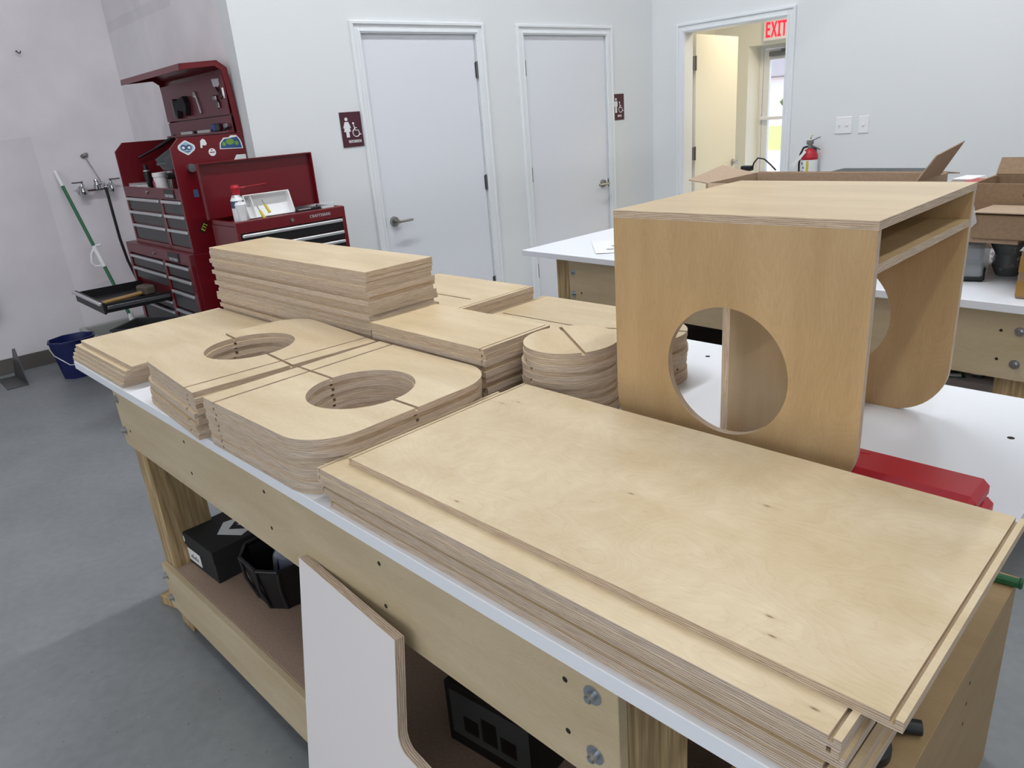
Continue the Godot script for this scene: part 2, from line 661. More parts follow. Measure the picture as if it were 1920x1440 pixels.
# corners: [x, z, radius]
func rounded(corners: Array, seg := 10) -> PackedVector2Array:
	var out := PackedVector2Array()
	var k := corners.size()
	for i in k:
		var p := Vector2(corners[i][0], corners[i][1])
		var r: float = corners[i][2]
		var a := (Vector2(corners[(i + k - 1) % k][0], corners[(i + k - 1) % k][1]) - p).normalized()
		var b := (Vector2(corners[(i + 1) % k][0], corners[(i + 1) % k][1]) - p).normalized()
		if r <= 0.0:
			out.append(p)
			continue
		var half := acos(clampf(a.dot(b), -1, 1)) * 0.5
		var l := r / tan(half)
		var c := p + (a + b).normalized() * (r / sin(half))
		var s := p + a * l - c
		var e := p + b * l - c
		var ang := s.angle_to(e)
		for j in seg + 1:
			out.append(c + s.rotated(ang * j / seg))
	return out


func ply_mesh(outline: PackedVector2Array, hole: float, grooves: Array, t: float, fm: Material, em: Material) -> ArrayMesh:
	var f := MB.new()
	var e := MB.new()
	var y1 := t - (0.0068 if grooves.size() > 0 else 0.0)
	var lows: Array = [outline]
	if hole > 0.0:
		lows = []
		for s in [1.0, -1.0]:
			for p in Geometry2D.intersect_polygons(outline, rect(-5, 0, 5, 5 * s)):
				for q in Geometry2D.clip_polygons(p, disc(Vector2.ZERO, hole, 72)):
					lows.append(q)
	for p in lows:
		f.caps(p, 0, -1)
		f.caps(p, y1, 1)
		e.walls(p, 0, y1, 0, t, true, hole > 0.0)
	if grooves.size() > 0:
		var tops: Array = lows
		for g in grooves:
			var nx: Array = []
			for p in tops:
				for q in Geometry2D.clip_polygons(p, g):
					nx.append(q)
			tops = nx
		for p in tops:
			f.caps(p, t, 1)
			e.walls(p, y1, t, 0, t, true)
	return mesh_of([f, e], [fm, em])


const ORD := ["topmost", "second", "third", "fourth", "fifth", "sixth", "seventh", "eighth", "ninth", "tenth", "eleventh", "twelfth", "thirteenth", "fourteenth", "fifteenth", "sixteenth", "seventeenth", "eighteenth", "nineteenth", "twentieth", "twenty-first", "twenty-second"]


# lays n boards on each other; spots gives [x, z, yaw] from the bottom up where they differ
func stack(nm: String, m: ArrayMesh, n: int, at: Vector3, yaw: float, jit: float, what: String, where: String, grp: String, cat: String, pitch := T, spots: Array = [], sd := 1) -> void:
	var g := RandomNumberGenerator.new()
	g.seed = sd
	for i in n:
		var o := MeshInstance3D.new()
		o.name = numbered(nm)
		o.mesh = m
		add_child(o)
		var p := at + Vector3(g.randf_range(-jit, jit), i * pitch + 0.0002, g.randf_range(-jit, jit))
		var w := yaw + g.randf_range(-jit, jit) * 0.6
		if i < spots.size():
			p.x = spots[i][0]
			p.z = spots[i][1]
			w = spots[i][2]
		o.position = p
		o.rotation.y = w
		o.set_surface_override_material(0, face_mats[(i * 3 + sd) % 5])
		o.set_surface_override_material(1, edge_mats[(i * 2 + sd) % 5])
		tag(o, "%s %s %s" % [what, ("topmost on" if i == n - 1 else ORD[n - 1 - i] + " from the top of"), where], cat, grp)


# ------------------------------------------------------------------ workbench
func bolt(parent: Node, p: Vector3, d := Vector3(0, 0, 1)) -> void:
	var b := part(parent, "bolt", MB.new().cyl(p + d * 0.002, p + d * 0.011, 0.0075, 0.007, 6).cyl(p + d * 0.011, p + d * 0.013, 0.006, 0.004, 12), M.zinc)
	part(b, "washer", MB.new().cyl(p, p + d * 0.002, 0.014, -1, 20), M.zinc)


func bench(label: String, pos: Vector3, yaw: float, ax0: float, ax1: float, legs: Array) -> Node3D:
	var t := thing("workbench", label, "workbench", pos, yaw, "plywood workbenches")
	part(t, "table_top", MB.new().bx(0, 2.345, HB - 0.025, HB, -1.14, 0, 0.0012), M.laminate, "white laminate table top")
	var ab := HB - 0.025
	part(t, "apron", MB.new().bx(ax0, ax1, 0.671, ab, -0.048, -0.03, 0.001), M.apron)
	part(t, "apron", MB.new().bx(ax0, ax1, 0.671, ab, -1.11, -1.092, 0.001), M.apron)
	part(t, "apron", MB.new().bx(legs[0] + 0.091, legs[0] + 0.109, 0.671, ab, -0.95, -0.19, 0.001), M.apron)
	part(t, "apron", MB.new().bx(legs[1] - 0.02, legs[1] - 0.002, 0.671, ab, -0.95, -0.19, 0.001), M.apron)
	part(t, "rail", MB.new().bx(ax0, ax1, 0.083, 0.246, -0.048, -0.03, 0.001), M.apron)
	part(t, "rail", MB.new().bx(ax0, ax1, 0.083, 0.246, -1.11, -1.092, 0.001), M.apron)
	part(t, "shelf", MB.new().bx(ax0, ax1, 0.228, 0.2475, -1.09, -0.0485, 0.001), M.mdf, "brown board shelf")
	part(t, "back_panel", MB.new().bx(ax0, ax1, 0.248, 0.671, -1.105, -1.093), M.mdf)
	for lx in legs:
		part(t, "leg", MB.new().bx(lx, lx + 0.089, 0, ab, -0.19, -0.0485, 0.003), M.pine)
		part(t, "leg", MB.new().bx(lx, lx + 0.089, 0, ab, -1.0915, -0.95, 0.003), M.pine)
	for bxx in [ax0 + 0.025, ax1 - 0.04]:
		for by in [0.82, 0.7207, 0.208, 0.124]:
			bolt(t, Vector3(bxx, by, -0.03))
	var cols: Array = [ax0 + 0.072, ax0 + 0.515, ax0 + 0.934, ax0 + 1.348, ax1 - 0.087]
	for i in 5:
		for sy in [0.817, 0.7295]:
			if i == 0 and sy > 0.8:
				continue
			part(t, "screw_hole", MB.new().cyl(Vector3(cols[i], sy, -0.032), Vector3(cols[i], sy, -0.0297), 0.0045, -1, 12), M.hole)
	for q in [Vector2(1.586, -1.041), Vector2(2.268, -0.927)]:
		part(t, "screw_hole", MB.new().cyl(Vector3(q.x, HB - 0.002, q.y), Vector3(q.x, HB + 0.0003, q.y), 0.006, -1, 14), M.hole)
	return t


# ------------------------------------------------------------------ building
func casing(xf: Transform3D, s0: float, s1: float, h: float) -> MB:
	var mb := MB.new()
	mb.xf = xf
	var w := 0.072
	for sd in [[s0, -1.0], [s1, 1.0]]:
		var a: float = sd[0]
		var k: float = sd[1]
		mb.bx(a, a + k * w, 0, h + w, 0, 0.012, 0.002)
		mb.bx(a + k * (w - 0.022), a + k * w, 0, h + w, 0.012, 0.022, 0.004)
		mb.bx(a + k * 0.008, a + k * 0.022, 0, h + 0.02, 0.012, 0.017, 0.003)
	mb.bx(s0, s1, h, h + w, 0, 0.012, 0.002)
	mb.bx(s0 - w, s1 + w, h + w - 0.022, h + w, 0.012, 0.0225, 0.004)
	mb.bx(s0 - 0.02, s1 + 0.02, h + 0.008, h + 0.022, 0.012, 0.0172, 0.003)
	return mb


func flush_door(nm: String, label: String, x0: float, hinge_right: bool) -> void:
	var x1 := x0 + 0.914
	var o := thing_w(nm, label, "door", Vector3(x0 + 0.457, 0, 0))
	o.set_meta("kind", "structure")
	var off := Vector3(-(x0 + 0.457), 0, 0)
	part(o, "jamb", MB.new().at(off).bx(x0 - 0.02, x1 + 0.02, 0, 2.075, -0.135, -0.065).bx(x0 - 0.02, x0 - 0.004, 0, 2.07, -0.065, -0.004).bx(x1 + 0.004, x1 + 0.02, 0, 2.07, -0.065, -0.004).bx(x0 - 0.02, x1 + 0.02, 2.055, 2.075, -0.065, -0.004), M.casing)
	part(o, "leaf", MB.new().at(off).bx(x0, x1, 0.012, 2.05, -0.052, -0.008, 0.002), M.door)
	var hx := x1 + 0.002 if hinge_right else x0 - 0.002
	for hy in [1.8214, 1.0544, 0.2956]:
		part(o, "hinge", MB.new().at(off).cyl(Vector3(hx, hy - 0.055, 0.0), Vector3(hx, hy + 0.055, 0.0), 0.0075, -1, 10).bx(hx - 0.012, hx + 0.012, hy - 0.05, hy + 0.05, -0.009, -0.005), M.hinge)
	var kx := x0 + 0.07 if hinge_right else x1 - 0.07
	var dir := 1.0 if hinge_right else -1.0
	var hd := part(o, "lever_handle", MB.new().at(off).cyl(Vector3(kx, 0.893, 0.02), Vector3(kx, 0.893, 0.06), 0.011, -1, 14).tube([Vector3(kx, 0.893, 0.056), Vector3(kx + dir * 0.03, 0.893, 0.06), Vector3(kx + dir * 0.07, 0.893, 0.058), Vector3(kx + dir * 0.112, 0.893, 0.052)], 0.0085, 10), M.nickel)
	part(hd, "rose", MB.new().at(off).cyl(Vector3(kx, 0.893, -0.008), Vector3(kx, 0.893, 0.012), 0.034, 0.03, 24).cyl(Vector3(kx, 0.893, 0.012), Vector3(kx, 0.893, 0.022), 0.03, 0.014, 24), M.nickel)
	var ex := x0 - 0.002 if hinge_right else x1 + 0.002
	part(o, "strike_plate", MB.new().at(off).bx(ex - 0.004, ex + 0.004, 0.86, 0.925, -0.02, -0.003), M.hinge)


func restroom_sign(word: String, label: String, x0: float, x1: float) -> void:
	var cx := (x0 + x1) * 0.5
	var o := thing_w("restroom_sign", label, "sign", Vector3(cx, 1.498, 0.0))
	part(o, "plate", MB.new().bx(-0.0755, 0.0755, -0.104, 0.104, 0.0005, 0.005, 0.0012), M.sign)
	var f := MB.new()
	f.xf = Transform3D(UPF, Vector3(0, 0, 0.005))
	f.prism(disc(Vector2(-0.033, 0.062), 0.0105, 20), -0.0012, 0)
	if word == "WOMEN":
		f.prism(PackedVector2Array([Vector2(-0.046, 0.046), Vector2(-0.020, 0.046), Vector2(-0.006, 0.012), Vector2(-0.012, 0.008), Vector2(-0.019, 0.022), Vector2(-0.008, -0.012), Vector2(-0.022, -0.012), Vector2(-0.022, -0.045), Vector2(-0.044, -0.045), Vector2(-0.044, -0.012), Vector2(-0.058, -0.012), Vector2(-0.047, 0.022), Vector2(-0.054, 0.008), Vector2(-0.060, 0.012)]), -0.0012, 0)
	else:
		f.prism(PackedVector2Array([Vector2(-0.052, 0.047), Vector2(-0.014, 0.047), Vector2(-0.012, 0.008), Vector2(-0.018, 0.004), Vector2(-0.021, 0.030), Vector2(-0.021, -0.045), Vector2(-0.032, -0.045), Vector2(-0.033, -0.005), Vector2(-0.034, -0.045), Vector2(-0.045, -0.045), Vector2(-0.045, 0.030), Vector2(-0.048, 0.004), Vector2(-0.054, 0.008)]), -0.0012, 0)
	part(o, "figure_symbol", f, M.sticker_white)
	var w := MB.new()
	var arc: Array = []
	for i in 22:
		var a := deg_to_rad(100.0 + i * 250.0 / 21.0)
		arc.append(Vector3(0.028 + cos(a) * 0.024, -0.020 + sin(a) * 0.024, 0.005))
	w.tube(arc, 0.0032, 6)
	w.tube([Vector3(0.016, 0.026, 0.005), Vector3(0.02, 0.008, 0.005), Vector3(0.022, -0.006, 0.005), Vector3(0.044, -0.006, 0.005), Vector3(0.054, -0.032, 0.005), Vector3(0.063, -0.03, 0.005)], 0.0034, 6)
	w.tube([Vector3(0.02, 0.009, 0.005), Vector3(0.036, 0.009, 0.005)], 0.003, 6)
	w.xf = Transform3D(UPF, Vector3(0, 0, 0.005))
	w.prism(disc(Vector2(0.0145, 0.036), 0.007, 16), -0.0012, 0)
	part(o, "wheelchair_symbol", w, M.sticker_white)
	text(o, "lettering", word, 0.017, Transform3D(Basis.IDENTITY, Vector3(0.012, -0.071, 0.0056)), M.sticker_white, 0.0012)


func strip_light(power: float, p: Vector3, lab: String) -> void:
	var o := thing_w("ceiling_light", lab, "light", p, 0.0, "strip lights in rows under the ceiling")
	part(o, "housing", MB.new().bx(-1.2, 1.2, 0.0, 0.07, -0.09, 0.09, 0.01), M.white)
	part(o, "diffuser", MB.new().bx(-1.17, 1.17, -0.012, -0.001, -0.07, 0.07), M.tube_light)
	for sx in [-0.9, 0.9]:
		part(o, "hanger", MB.new().cyl(Vector3(sx, 0.07, 0), Vector3(sx, 5.3 - p.y, 0), 0.004, -1, 6), M.steel)
	var l := AreaLight3D.new()
	l.area_size = Vector2(2.34, 0.14)
	l.light_color = Color(0.965, 0.98, 1.0)
	l.light_energy = LAMP * power
	l.shadow_enabled = true
	l.area_range = 40.0
	l.area_attenuation = 2.0
	o.add_child(l)
	l.position = Vector3(0, -0.016, 0)
	l.rotation.x = -PI / 2


const LAMP := 2.6
const WINDOW := 2.3


func _ready() -> void:
	# camera
	var cam := Camera3D.new()
	cam.name = "camera"
	cam.transform = Transform3D(Basis(Vector3(0.705144, -0.0759306, -0.7049868), Vector3(-0.1951251, 0.935083, -0.2958817), Vector3(0.6816877, 0.3461999, 0.6445522)), Vector3(2.512817, 1.517357, 0.523171))
	cam.fov = 55.4006
	cam.near = 0.02
	cam.far = 300.0
	add_child(cam)
	cam.current = true
	# sky and exposure
	var env := Environment.new()
	env.tonemap_mode = Environment.TONE_MAPPER_LINEAR
	env.tonemap_exposure = 1.0
	env.background_mode = Environment.BG_SKY
	var sky := Sky.new()
	var sm := ProceduralSkyMaterial.new()
	sm.sky_top_color = rgb(150, 190, 235)
	sm.sky_horizon_color = rgb(232, 236, 240)
	sm.ground_horizon_color = rgb(200, 196, 188)
	sm.ground_bottom_color = rgb(150, 145, 138)
	sm.sky_energy_multiplier = 1.6
	sky.sky_material = sm
	env.sky = sky
	env.sdfgi_enabled = true
	env.ssao_enabled = true
	env.ssil_enabled = true
	var we := WorldEnvironment.new()
	we.environment = env
	add_child(we)
	# sun, seen only outside the exit door
	var sun := DirectionalLight3D.new()
	sun.name = "sun"
	sun.light_energy = 2.0
	sun.light_color = Color(1, 0.95, 0.88)
	sun.light_angular_distance = 0.5
	sun.shadow_enabled = true
	add_child(sun)
	sun.rotation = Vector3(deg_to_rad(-52), deg_to_rad(30), 0)
	make_materials()
	# rows of strip lights under the ceiling, parallel to the wall with the two doors
	var k := 0
	var rowname := ["over the aisle by the restroom doors", "over the middle of the shop", "behind the photographer", "at the far end of the shop"]
	for r in 4:
		for c in range(2 if r == 0 else 0, 4):
			strip_light([3.1, 0.9, 0.85, 0.85][r], Vector3((-10.3 if r == 0 else -9.0) + c * 2.55, 5.1, [1.75, 5.2, 8.7, 12.2][r]), "long strip light, %s of the row %s" % [["first", "second", "third", "last"][c], rowname[r]])
			k += 1
	strip_light(0.14, Vector3(-1.41, 3.1, 2.79), "low strip light hung over the second workbench")
	structure()
	benches()
	plywood()
	bench_things()
	chests()
	wash_corner()
	back_bench()
	wall_things()
	outdoors()


func structure() -> void:
	struct_w("floor", "grey sealed concrete floor with scuffs and specks", "floor", MB.new().bx(-10, 0.115, -0.2, 0, -2.24, 14), M.floor)
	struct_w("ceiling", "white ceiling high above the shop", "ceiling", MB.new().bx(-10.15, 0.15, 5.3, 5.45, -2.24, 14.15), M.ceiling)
	var wb := MB.new()
	for s in [[-3.765, -2.964, 0.0, 5.3], [-2.01, -1.574, 0.0, 5.3], [-0.62, 0.0, 0.0, 5.3], [-2.964, -2.01, 2.075, 5.3], [-1.574, -0.62, 2.075, 5.3]]:
		wb.bx(s[0], s[1], s[2], s[3], -0.14, 0)
	struct_w("wall_back", "white wall holding the two restroom doors", "wall", wb, M.paint)
	struct_w("wall_recess", "unpainted side wall behind the red tool chest", "wall", MB.new().bx(-3.765, -3.625, 0, 5.3, -2.1, -0.1405), M.alcove)
	struct_w("wall_left", "pale patched wall with the faucet", "wall", MB.new().bx(-10, -3.625, 0, 5.3, -2.24, -2.1), M.alcove)
	var ws := MB.new()
	for q in [[0.0, 0.4, -2.24, 14.0], [3.2, 5.3, -2.24, 14.0], [0.4, 3.2, -2.24, 0.0], [0.4, 3.2, 8.0, 14.0]]:
		ws.bx(-10.15, -10, q[0], q[1], q[2], q[3])
	struct_w("wall_side", "white wall with the wide frosted window", "wall", ws, M.paint_dull)
	var wn := thing_w("window_1", "wide frosted daylight window out of the picture", "window", Vector3(-10.075, 0.4, 4.0))
	wn.set_meta("kind", "structure")
	for i in 5:
		part(wn, "mullion", MB.new().bx(-0.06, 0.06, 0.0, 2.8, -4.0 + i * 1.98, -3.92 + i * 1.98, 0.004), M.white)
	for i in 4:
		part(wn, "pane", MB.new().bx(-0.01, 0.01, 0.0, 2.8, -3.92 + i * 1.98, -2.02 + i * 1.98), M.daylight)
	part(wn, "sill", MB.new().bx(-0.07, 0.12, -0.03, 0.0, -4.05, 4.05, 0.004), M.white)
	var wl := AreaLight3D.new()
	wl.area_size = Vector2(8.0, 2.8)
	wl.light_color = Color(0.95, 0.975, 1.0)
	wl.light_energy = WINDOW
	wl.shadow_enabled = true
	wl.area_range = 40.0
	wl.area_attenuation = 2.0
	wn.add_child(wl)
	wl.position = Vector3(0.07, 1.4, 0)
	wl.rotation.y = -PI / 2
	struct_w("wall_front", "white wall behind the photographer", "wall", MB.new().bx(-10.15, 0.15, 0, 5.3, 14, 14.15), M.paint_dull)
	var wr := MB.new()
	for s in [[-0.14, 0.315, 0.0, 5.3], [1.261, 14.0, 0.0, 5.3], [0.315, 1.261, 2.05, 5.3]]:
		wr.bx(0, 0.115, s[2], s[3], s[0], s[1])
	struct_w("wall_right", "white wall with the open doorway and fire extinguisher", "wall", wr, M.paint)
	var bb := MB.new()
	bb.bx(-10, -3.765, 0, 0.11, -2.1, -2.088, 0.002)
	struct_w("baseboard_left", "dark grey cove base along the patched wall", "baseboard", bb, M.base_grey)
	flush_door("door_1", "closed white door beside the WOMEN sign", -2.944, true)
	flush_door("door_2", "closed white door beside the MEN sign", -1.554, false)
	struct_w("trim_1", "white moulded casing around the women's door", "trim", casing(Transform3D.IDENTITY, -2.952, -2.022, 2.048), M.casing)
	struct_w("trim_2", "white moulded casing around the men's door", "trim", casing(Transform3D.IDENTITY, -1.562, -0.632, 2.048), M.casing)
	var rx := Transform3D(Basis(Vector3(0, 0, 1), Vector3(0, 1, 0), Vector3(-1, 0, 0)), Vector3.ZERO)
	struct_w("trim_3", "white moulded casing around the open doorway", "trim", casing(rx, 0.330, 1.240, 2.036), M.casing)
	# jambs of the open doorway
	struct_w("trim_4", "white door jamb lining the open doorway", "trim", MB.new().bx(-0.004, 0.119, 0, 2.036, 0.314, 0.332, 0.001).bx(-0.004, 0.119, 0, 2.036, 1.238, 1.262, 0.001).bx(-0.004, 0.119, 2.034, 2.052, 0.314, 1.262, 0.001), M.casing)
	# open door leaf, swung into the small lobby
	var d := thing_w("door_3", "cream door standing open into the lobby", "door", Vector3(0.185, 0, 0.318), deg_to_rad(8.6))
	d.set_meta("kind", "structure")
	part(d, "leaf", MB.new().bx(0.005, 0.905, 0.012, 2.03, -0.044, 0.0, 0.002), M.cream)
	for hy in [1.8, 1.056, 0.3]:
		part(d, "hinge", MB.new().bx(-0.062, 0.006, hy - 0.055, hy + 0.055, 0.0005, 0.006).cyl(Vector3(-0.012, hy - 0.058, 0.005), Vector3(-0.012, hy + 0.058, 0.005), 0.009, -1, 10), M.hinge)
	var hd := part(d, "lever_handle", MB.new().cyl(Vector3(0.84, 0.9, 0.0), Vector3(0.84, 0.9, 0.06), 0.011, -1, 12).tube([Vector3(0.84, 0.9, 0.055), Vector3(0.8, 0.9, 0.06), Vector3(0.735, 0.9, 0.055)], 0.009, 8), M.nickel)
	part(hd, "rose", MB.new().cyl(Vector3(0.84, 0.9, 0.0), Vector3(0.84, 0.9, 0.014), 0.033, 0.03, 20), M.nickel)
	# lobby behind the doorway
	struct_w("floor_lobby", "pale tiled floor of the lobby", "floor", MB.new().bx(0.115, 2.3, -0.2, -0.001, -0.8, 2.4), M.cream)
	struct_w("ceiling_lobby", "cream lobby ceiling", "ceiling", MB.new().bx(0.115, 2.3, 2.7, 2.85, -0.8, 2.4), M.cream)
	struct_w("wall_lobby_left", "cream lobby wall behind the open door", "wall", MB.new().bx(0.115, 2.3, -0.001, 2.7, -0.8, -0.66), M.cream)
	struct_w("wall_lobby_right", "cream lobby wall on the hidden side", "wall", MB.new().bx(0.115, 2.3, -0.001, 2.7, 2.26, 2.4), M.cream)
	var we := MB.new()
	for s in [[-0.66, -0.246, 0.0, 2.7], [0.80, 2.26, 0.0, 2.7], [-0.246, 0.80, 1.99, 2.7]]:
		we.bx(2.0, 2.3, s[2] - 0.001, s[3], s[0], s[1])
	struct_w("wall_lobby_end", "cream lobby wall around the glazed exit door", "wall", we, M.cream)
	var e := thing_w("door_4", "white framed glass exit door with push bar", "door", Vector3(2.27, 0, 0.277))
	e.set_meta("kind", "structure")
	var off := Vector3(-2.27, 0, -0.277)
	part(e, "frame", MB.new().at(off).bx(2.24, 2.3, 0, 1.99, -0.246, -0.208, 0.002).bx(2.24, 2.3, 0, 1.99, 0.762, 0.80, 0.002).bx(2.24, 2.3, 1.955, 1.99, -0.208, 0.762, 0.002), M.white)
	part(e, "stile", MB.new().at(off).bx(2.25, 2.292, 0.01, 1.95, -0.204, -0.135, 0.002), M.white)
	part(e, "stile", MB.new().at(off).bx(2.25, 2.292, 0.01, 1.95, 0.69, 0.758, 0.002), M.white)
	part(e, "rail", MB.new().at(off).bx(2.25, 2.292, 1.845, 1.95, -0.135, 0.69, 0.002), M.white)
	part(e, "rail", MB.new().at(off).bx(2.25, 2.292, 0.01, 0.22, -0.135, 0.69, 0.002), M.white)
	part(e, "pane", MB.new().at(off).bx(2.268, 2.274, 0.22, 1.845, -0.135, 0.69), M.glass)
	part(e, "push_bar", MB.new().at(off).bx(2.20, 2.235, 1.235, 1.268, -0.2, 0.75, 0.004).bx(2.235, 2.25, 1.24, 1.263, -0.2, -0.14).bx(2.235, 2.25, 1.24, 1.263, 0.69, 0.75), M.white)
	part(e, "door_closer", MB.new().at(off).bx(2.19, 2.25, 1.872, 1.925, -0.12, 0.16, 0.01).tube([Vector3(2.2, 1.93, 0.02), Vector3(2.17, 1.955, 0.2), Vector3(2.23, 1.962, 0.4)], 0.009, 8), M.grey)
	# lobby lamp
	var o := thing_w("lobby_light", "flat panel light on the lobby ceiling", "light", Vector3(1.05, 2.7, 0.9))
	part(o, "frame", MB.new().bx(-0.31, 0.31, -0.03, 0.0, -0.31, 0.31, 0.004), M.white)
	part(o, "diffuser", MB.new().bx(-0.28, 0.28, -0.034, -0.0305, -0.28, 0.28), M.tube_light)
	var l := AreaLight3D.new()
	l.area_size = Vector2(0.56, 0.56)
	l.light_color = Color(1.0, 0.93, 0.80)
	l.light_energy = 1.8
	l.shadow_enabled = true
	l.area_range = 20.0
	o.add_child(l)
	l.position = Vector3(0, -0.04, 0)
	l.rotation.x = -PI / 2


func benches() -> void:
	bench("long workbench in the foreground loaded with plywood stacks", Vector3.ZERO, 0.0, 0.215, 2.07, [0.205, 1.981])
	bench("second white-topped workbench behind, loaded with cardboard boxes", Vector3(0.046, 0, -1.945), -0.036, 0.272, 2.075, [0.175, 1.985])
	# low plywood cabinet under the near end
	var c := thing("low_cabinet", "low plywood cabinet tucked under the near end of the bench", "cabinet", Vector3(2.185, 0, -0.6))
	var off := Vector3(-2.185, 0, 0.6)
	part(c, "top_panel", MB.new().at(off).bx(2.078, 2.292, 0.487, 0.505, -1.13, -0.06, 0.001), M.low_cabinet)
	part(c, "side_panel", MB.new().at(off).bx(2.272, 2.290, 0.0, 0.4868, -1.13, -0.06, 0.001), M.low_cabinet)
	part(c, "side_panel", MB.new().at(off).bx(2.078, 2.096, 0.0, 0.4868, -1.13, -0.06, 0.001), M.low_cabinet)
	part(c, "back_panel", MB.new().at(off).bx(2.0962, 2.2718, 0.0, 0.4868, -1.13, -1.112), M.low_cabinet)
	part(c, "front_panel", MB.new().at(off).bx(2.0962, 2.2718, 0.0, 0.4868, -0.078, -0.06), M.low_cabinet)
	for sy in [0.44, 0.39, 0.34]:
		part(c, "screw_hole", MB.new().at(off).cyl(Vector3(2.288, sy, -0.816), Vector3(2.2904, sy, -0.816), 0.004, -1, 10), M.hole)


func plywood() -> void:
	var fm: Material = face_mats[0]
	var em: Material = edge_mats[0]
	var side_outline := rounded([[-0.182, -0.223, 0.1], [0.246, -0.223, 0.0], [0.246, 0.223, 0.0], [-0.182, 0.223, 0.1]], 14)
	var g_shelf := rect(0.192, -1, 0.1995, 1)
	var g_mid := rect(-1, -0.0038, 1, 0.0038)
	var side := ply_mesh(side_outline, 0.1105, [g_shelf, g_mid], T, fm, em)
	# plain square panels at the far end
	var plain := ply_mesh(rect(-0.2225, -0.219, 0.2225, 0.219), 0, [], T, fm, em)
	stack("square_panel", plain, 5, Vector3(0, HB, 0), 0, 0, "plain square plywood panel,", "the far corner stack", "square plywood panels at the far bench corner", "plywood panel", T, [[0.214, -0.222, 0.0], [0.219, -0.226, 0.004], [0.228, -0.229, -0.003], [0.237, -0.233, 0.0], [0.2545, -0.247, 0.0]], 3)
	stack("side_panel", side, 9, Vector3(0.765, HB, -0.231), -0.081, 0.004, "round-holed plywood panel,", "the farther holed stack", "holed plywood panels, farther stack", "plywood panel", T, [[0.745, -0.226, -0.07], [0.748, -0.229, -0.073], [0.750, -0.226, -0.076], [0.757, -0.231, -0.075], [0.752, -0.228, -0.079], [0.766, -0.231, -0.074], [0.760, -0.233, -0.08], [0.771, -0.23, -0.077], [0.765, -0.231, -0.081]], 5)
	stack("side_panel", side, 9, Vector3(1.285, HB, -0.216), PI + 0.008, 0.0022, "round-holed plywood panel,", "the nearer holed stack", "holed plywood panels, nearer stack", "plywood panel", T, [[1.268, -0.222, PI + 0.006], [1.271, -0.220, PI + 0.008], [1.268, -0.222, PI + 0.004], [1.272, -0.219, PI + 0.008], [1.275, -0.22, PI + 0.01], [1.274, -0.217, PI + 0.006], [1.280, -0.218, PI + 0.008], [1.278, -0.216, PI + 0.007], [1.285, -0.216, PI + 0.008]], 6)
	var long_b := ply_mesh(rect(-0.456, -0.106, 0.456, 0.106), 0, [], 0.0124, fm, em)
	stack("long_board", long_b, 22, Vector3(0.512, HB, -0.574), 0.004, 0.006, "long narrow plywood board,", "the tallest stack", "long plywood boards in the tall stack", "plywood board", 0.0124, [], 8)
	var mid := ply_mesh(rect(-0.209, -0.1045, 0.209, 0.1045), 0, [rect(0.196, -1, 0.2, 1)], T, fm, em)
	stack("short_board", mid, 12, Vector3(1.196, HB, -0.5535), 0.0, 0.005, "short plywood board,", "the stack left of the discs", "short plywood boards in the middle stack", "plywood board", T, [[1.19, -0.552, 0.0], [1.186, -0.549, 0.006], [1.194, -0.556, -0.004], [1.188, -0.552, 0.0], [1.196, -0.555, 0.004], [1.187, -0.55, 0.0], [1.197, -0.554, -0.005], [1.199, -0.552, 0.0], [1.194, -0.556, 0.003], [1.2, -0.553, 0.0], [1.199, -0.555, 0.002], [1.196, -0.5535, 0.0]], 9)
	var shelf_a := ply_mesh(rect(-0.2225, -0.206, 0.2225, 0.155), 0, [rect(0.2085, -1, 0.2125, 1), rect(-1, -0.0035, 0.165, 0.0035)], T, fm, em)
	var shelf := ply_mesh(rect(-0.2225, -0.212, 0.2, 0.212), 0, [rect(-0.2125, -1, -0.2085, 1), rect(-0.19, -0.0035, 1, 0.0035)], T, fm, em)
	stack("grooved_panel", shelf_a, 9, Vector3(0.76, HB, -0.84), 0.01, 0.0035, "grooved plywood panel,", "the higher back-edge stack", "grooved plywood panels, higher stack", "plywood panel", T, [], 12)
	stack("grooved_panel", shelf, 6, Vector3(1.203, HB, -0.884), 0.01, 0.003, "grooved plywood panel,", "the low stack behind the discs", "grooved plywood panels, low stack", "plywood panel", T, [], 13)
	var dm := ply_mesh(disc(Vector2.ZERO, 0.1025, 64), 0, [rect(-0.096, -0.004, 1, 0.004)], T, fm, em)
	var spots: Array = []
	var g := RandomNumberGenerator.new()
	g.seed = 77
	for i in 12:
		var dx: float = [0.0, 0.003, -0.002, 0.004, -0.003, -0.006, -0.002, -0.004, -0.007, 0.003, 0.0, 0.0][i]
		spots.append([1.515 + dx, -0.602 + g.randf_range(-0.004, 0.004), g.randf_range(-3.1, 3.1) if i < 11 else -0.609])
	for i in [1, 3, 5, 6, 8, 9]:
		spots[i][2] = -PI * 0.5 - 0.35 + g.randf_range(-0.45, 0.55)
	stack("round_disc", dm, 12, Vector3(1.515, HB, -0.602), 0, 0, "round plywood disc,", "the stack left of the desk", "plywood discs, stack before the desk", "plywood disc", T, spots, 14)
	spots = []
	for i in 9:
		spots.append([1.530 + g.randf_range(-0.004, 0.004), -0.842 + g.randf_range(-0.004, 0.004), g.randf_range(-3.1, 3.1)])
	stack("round_disc", dm, 9, Vector3(1.522, HB, -0.842), 0, 0, "round plywood disc,", "the stack seen through the desk hole", "plywood discs, stack behind the desk side", "plywood disc", T, spots, 15)
	var big := ply_mesh(rect(-0.44, -0.2135, 0.44, 0.2135), 0, [rect(0.4285, -1, 0.4328, 1), rect(-0.4345, -1, -0.4315, 1)], T, fm, em)
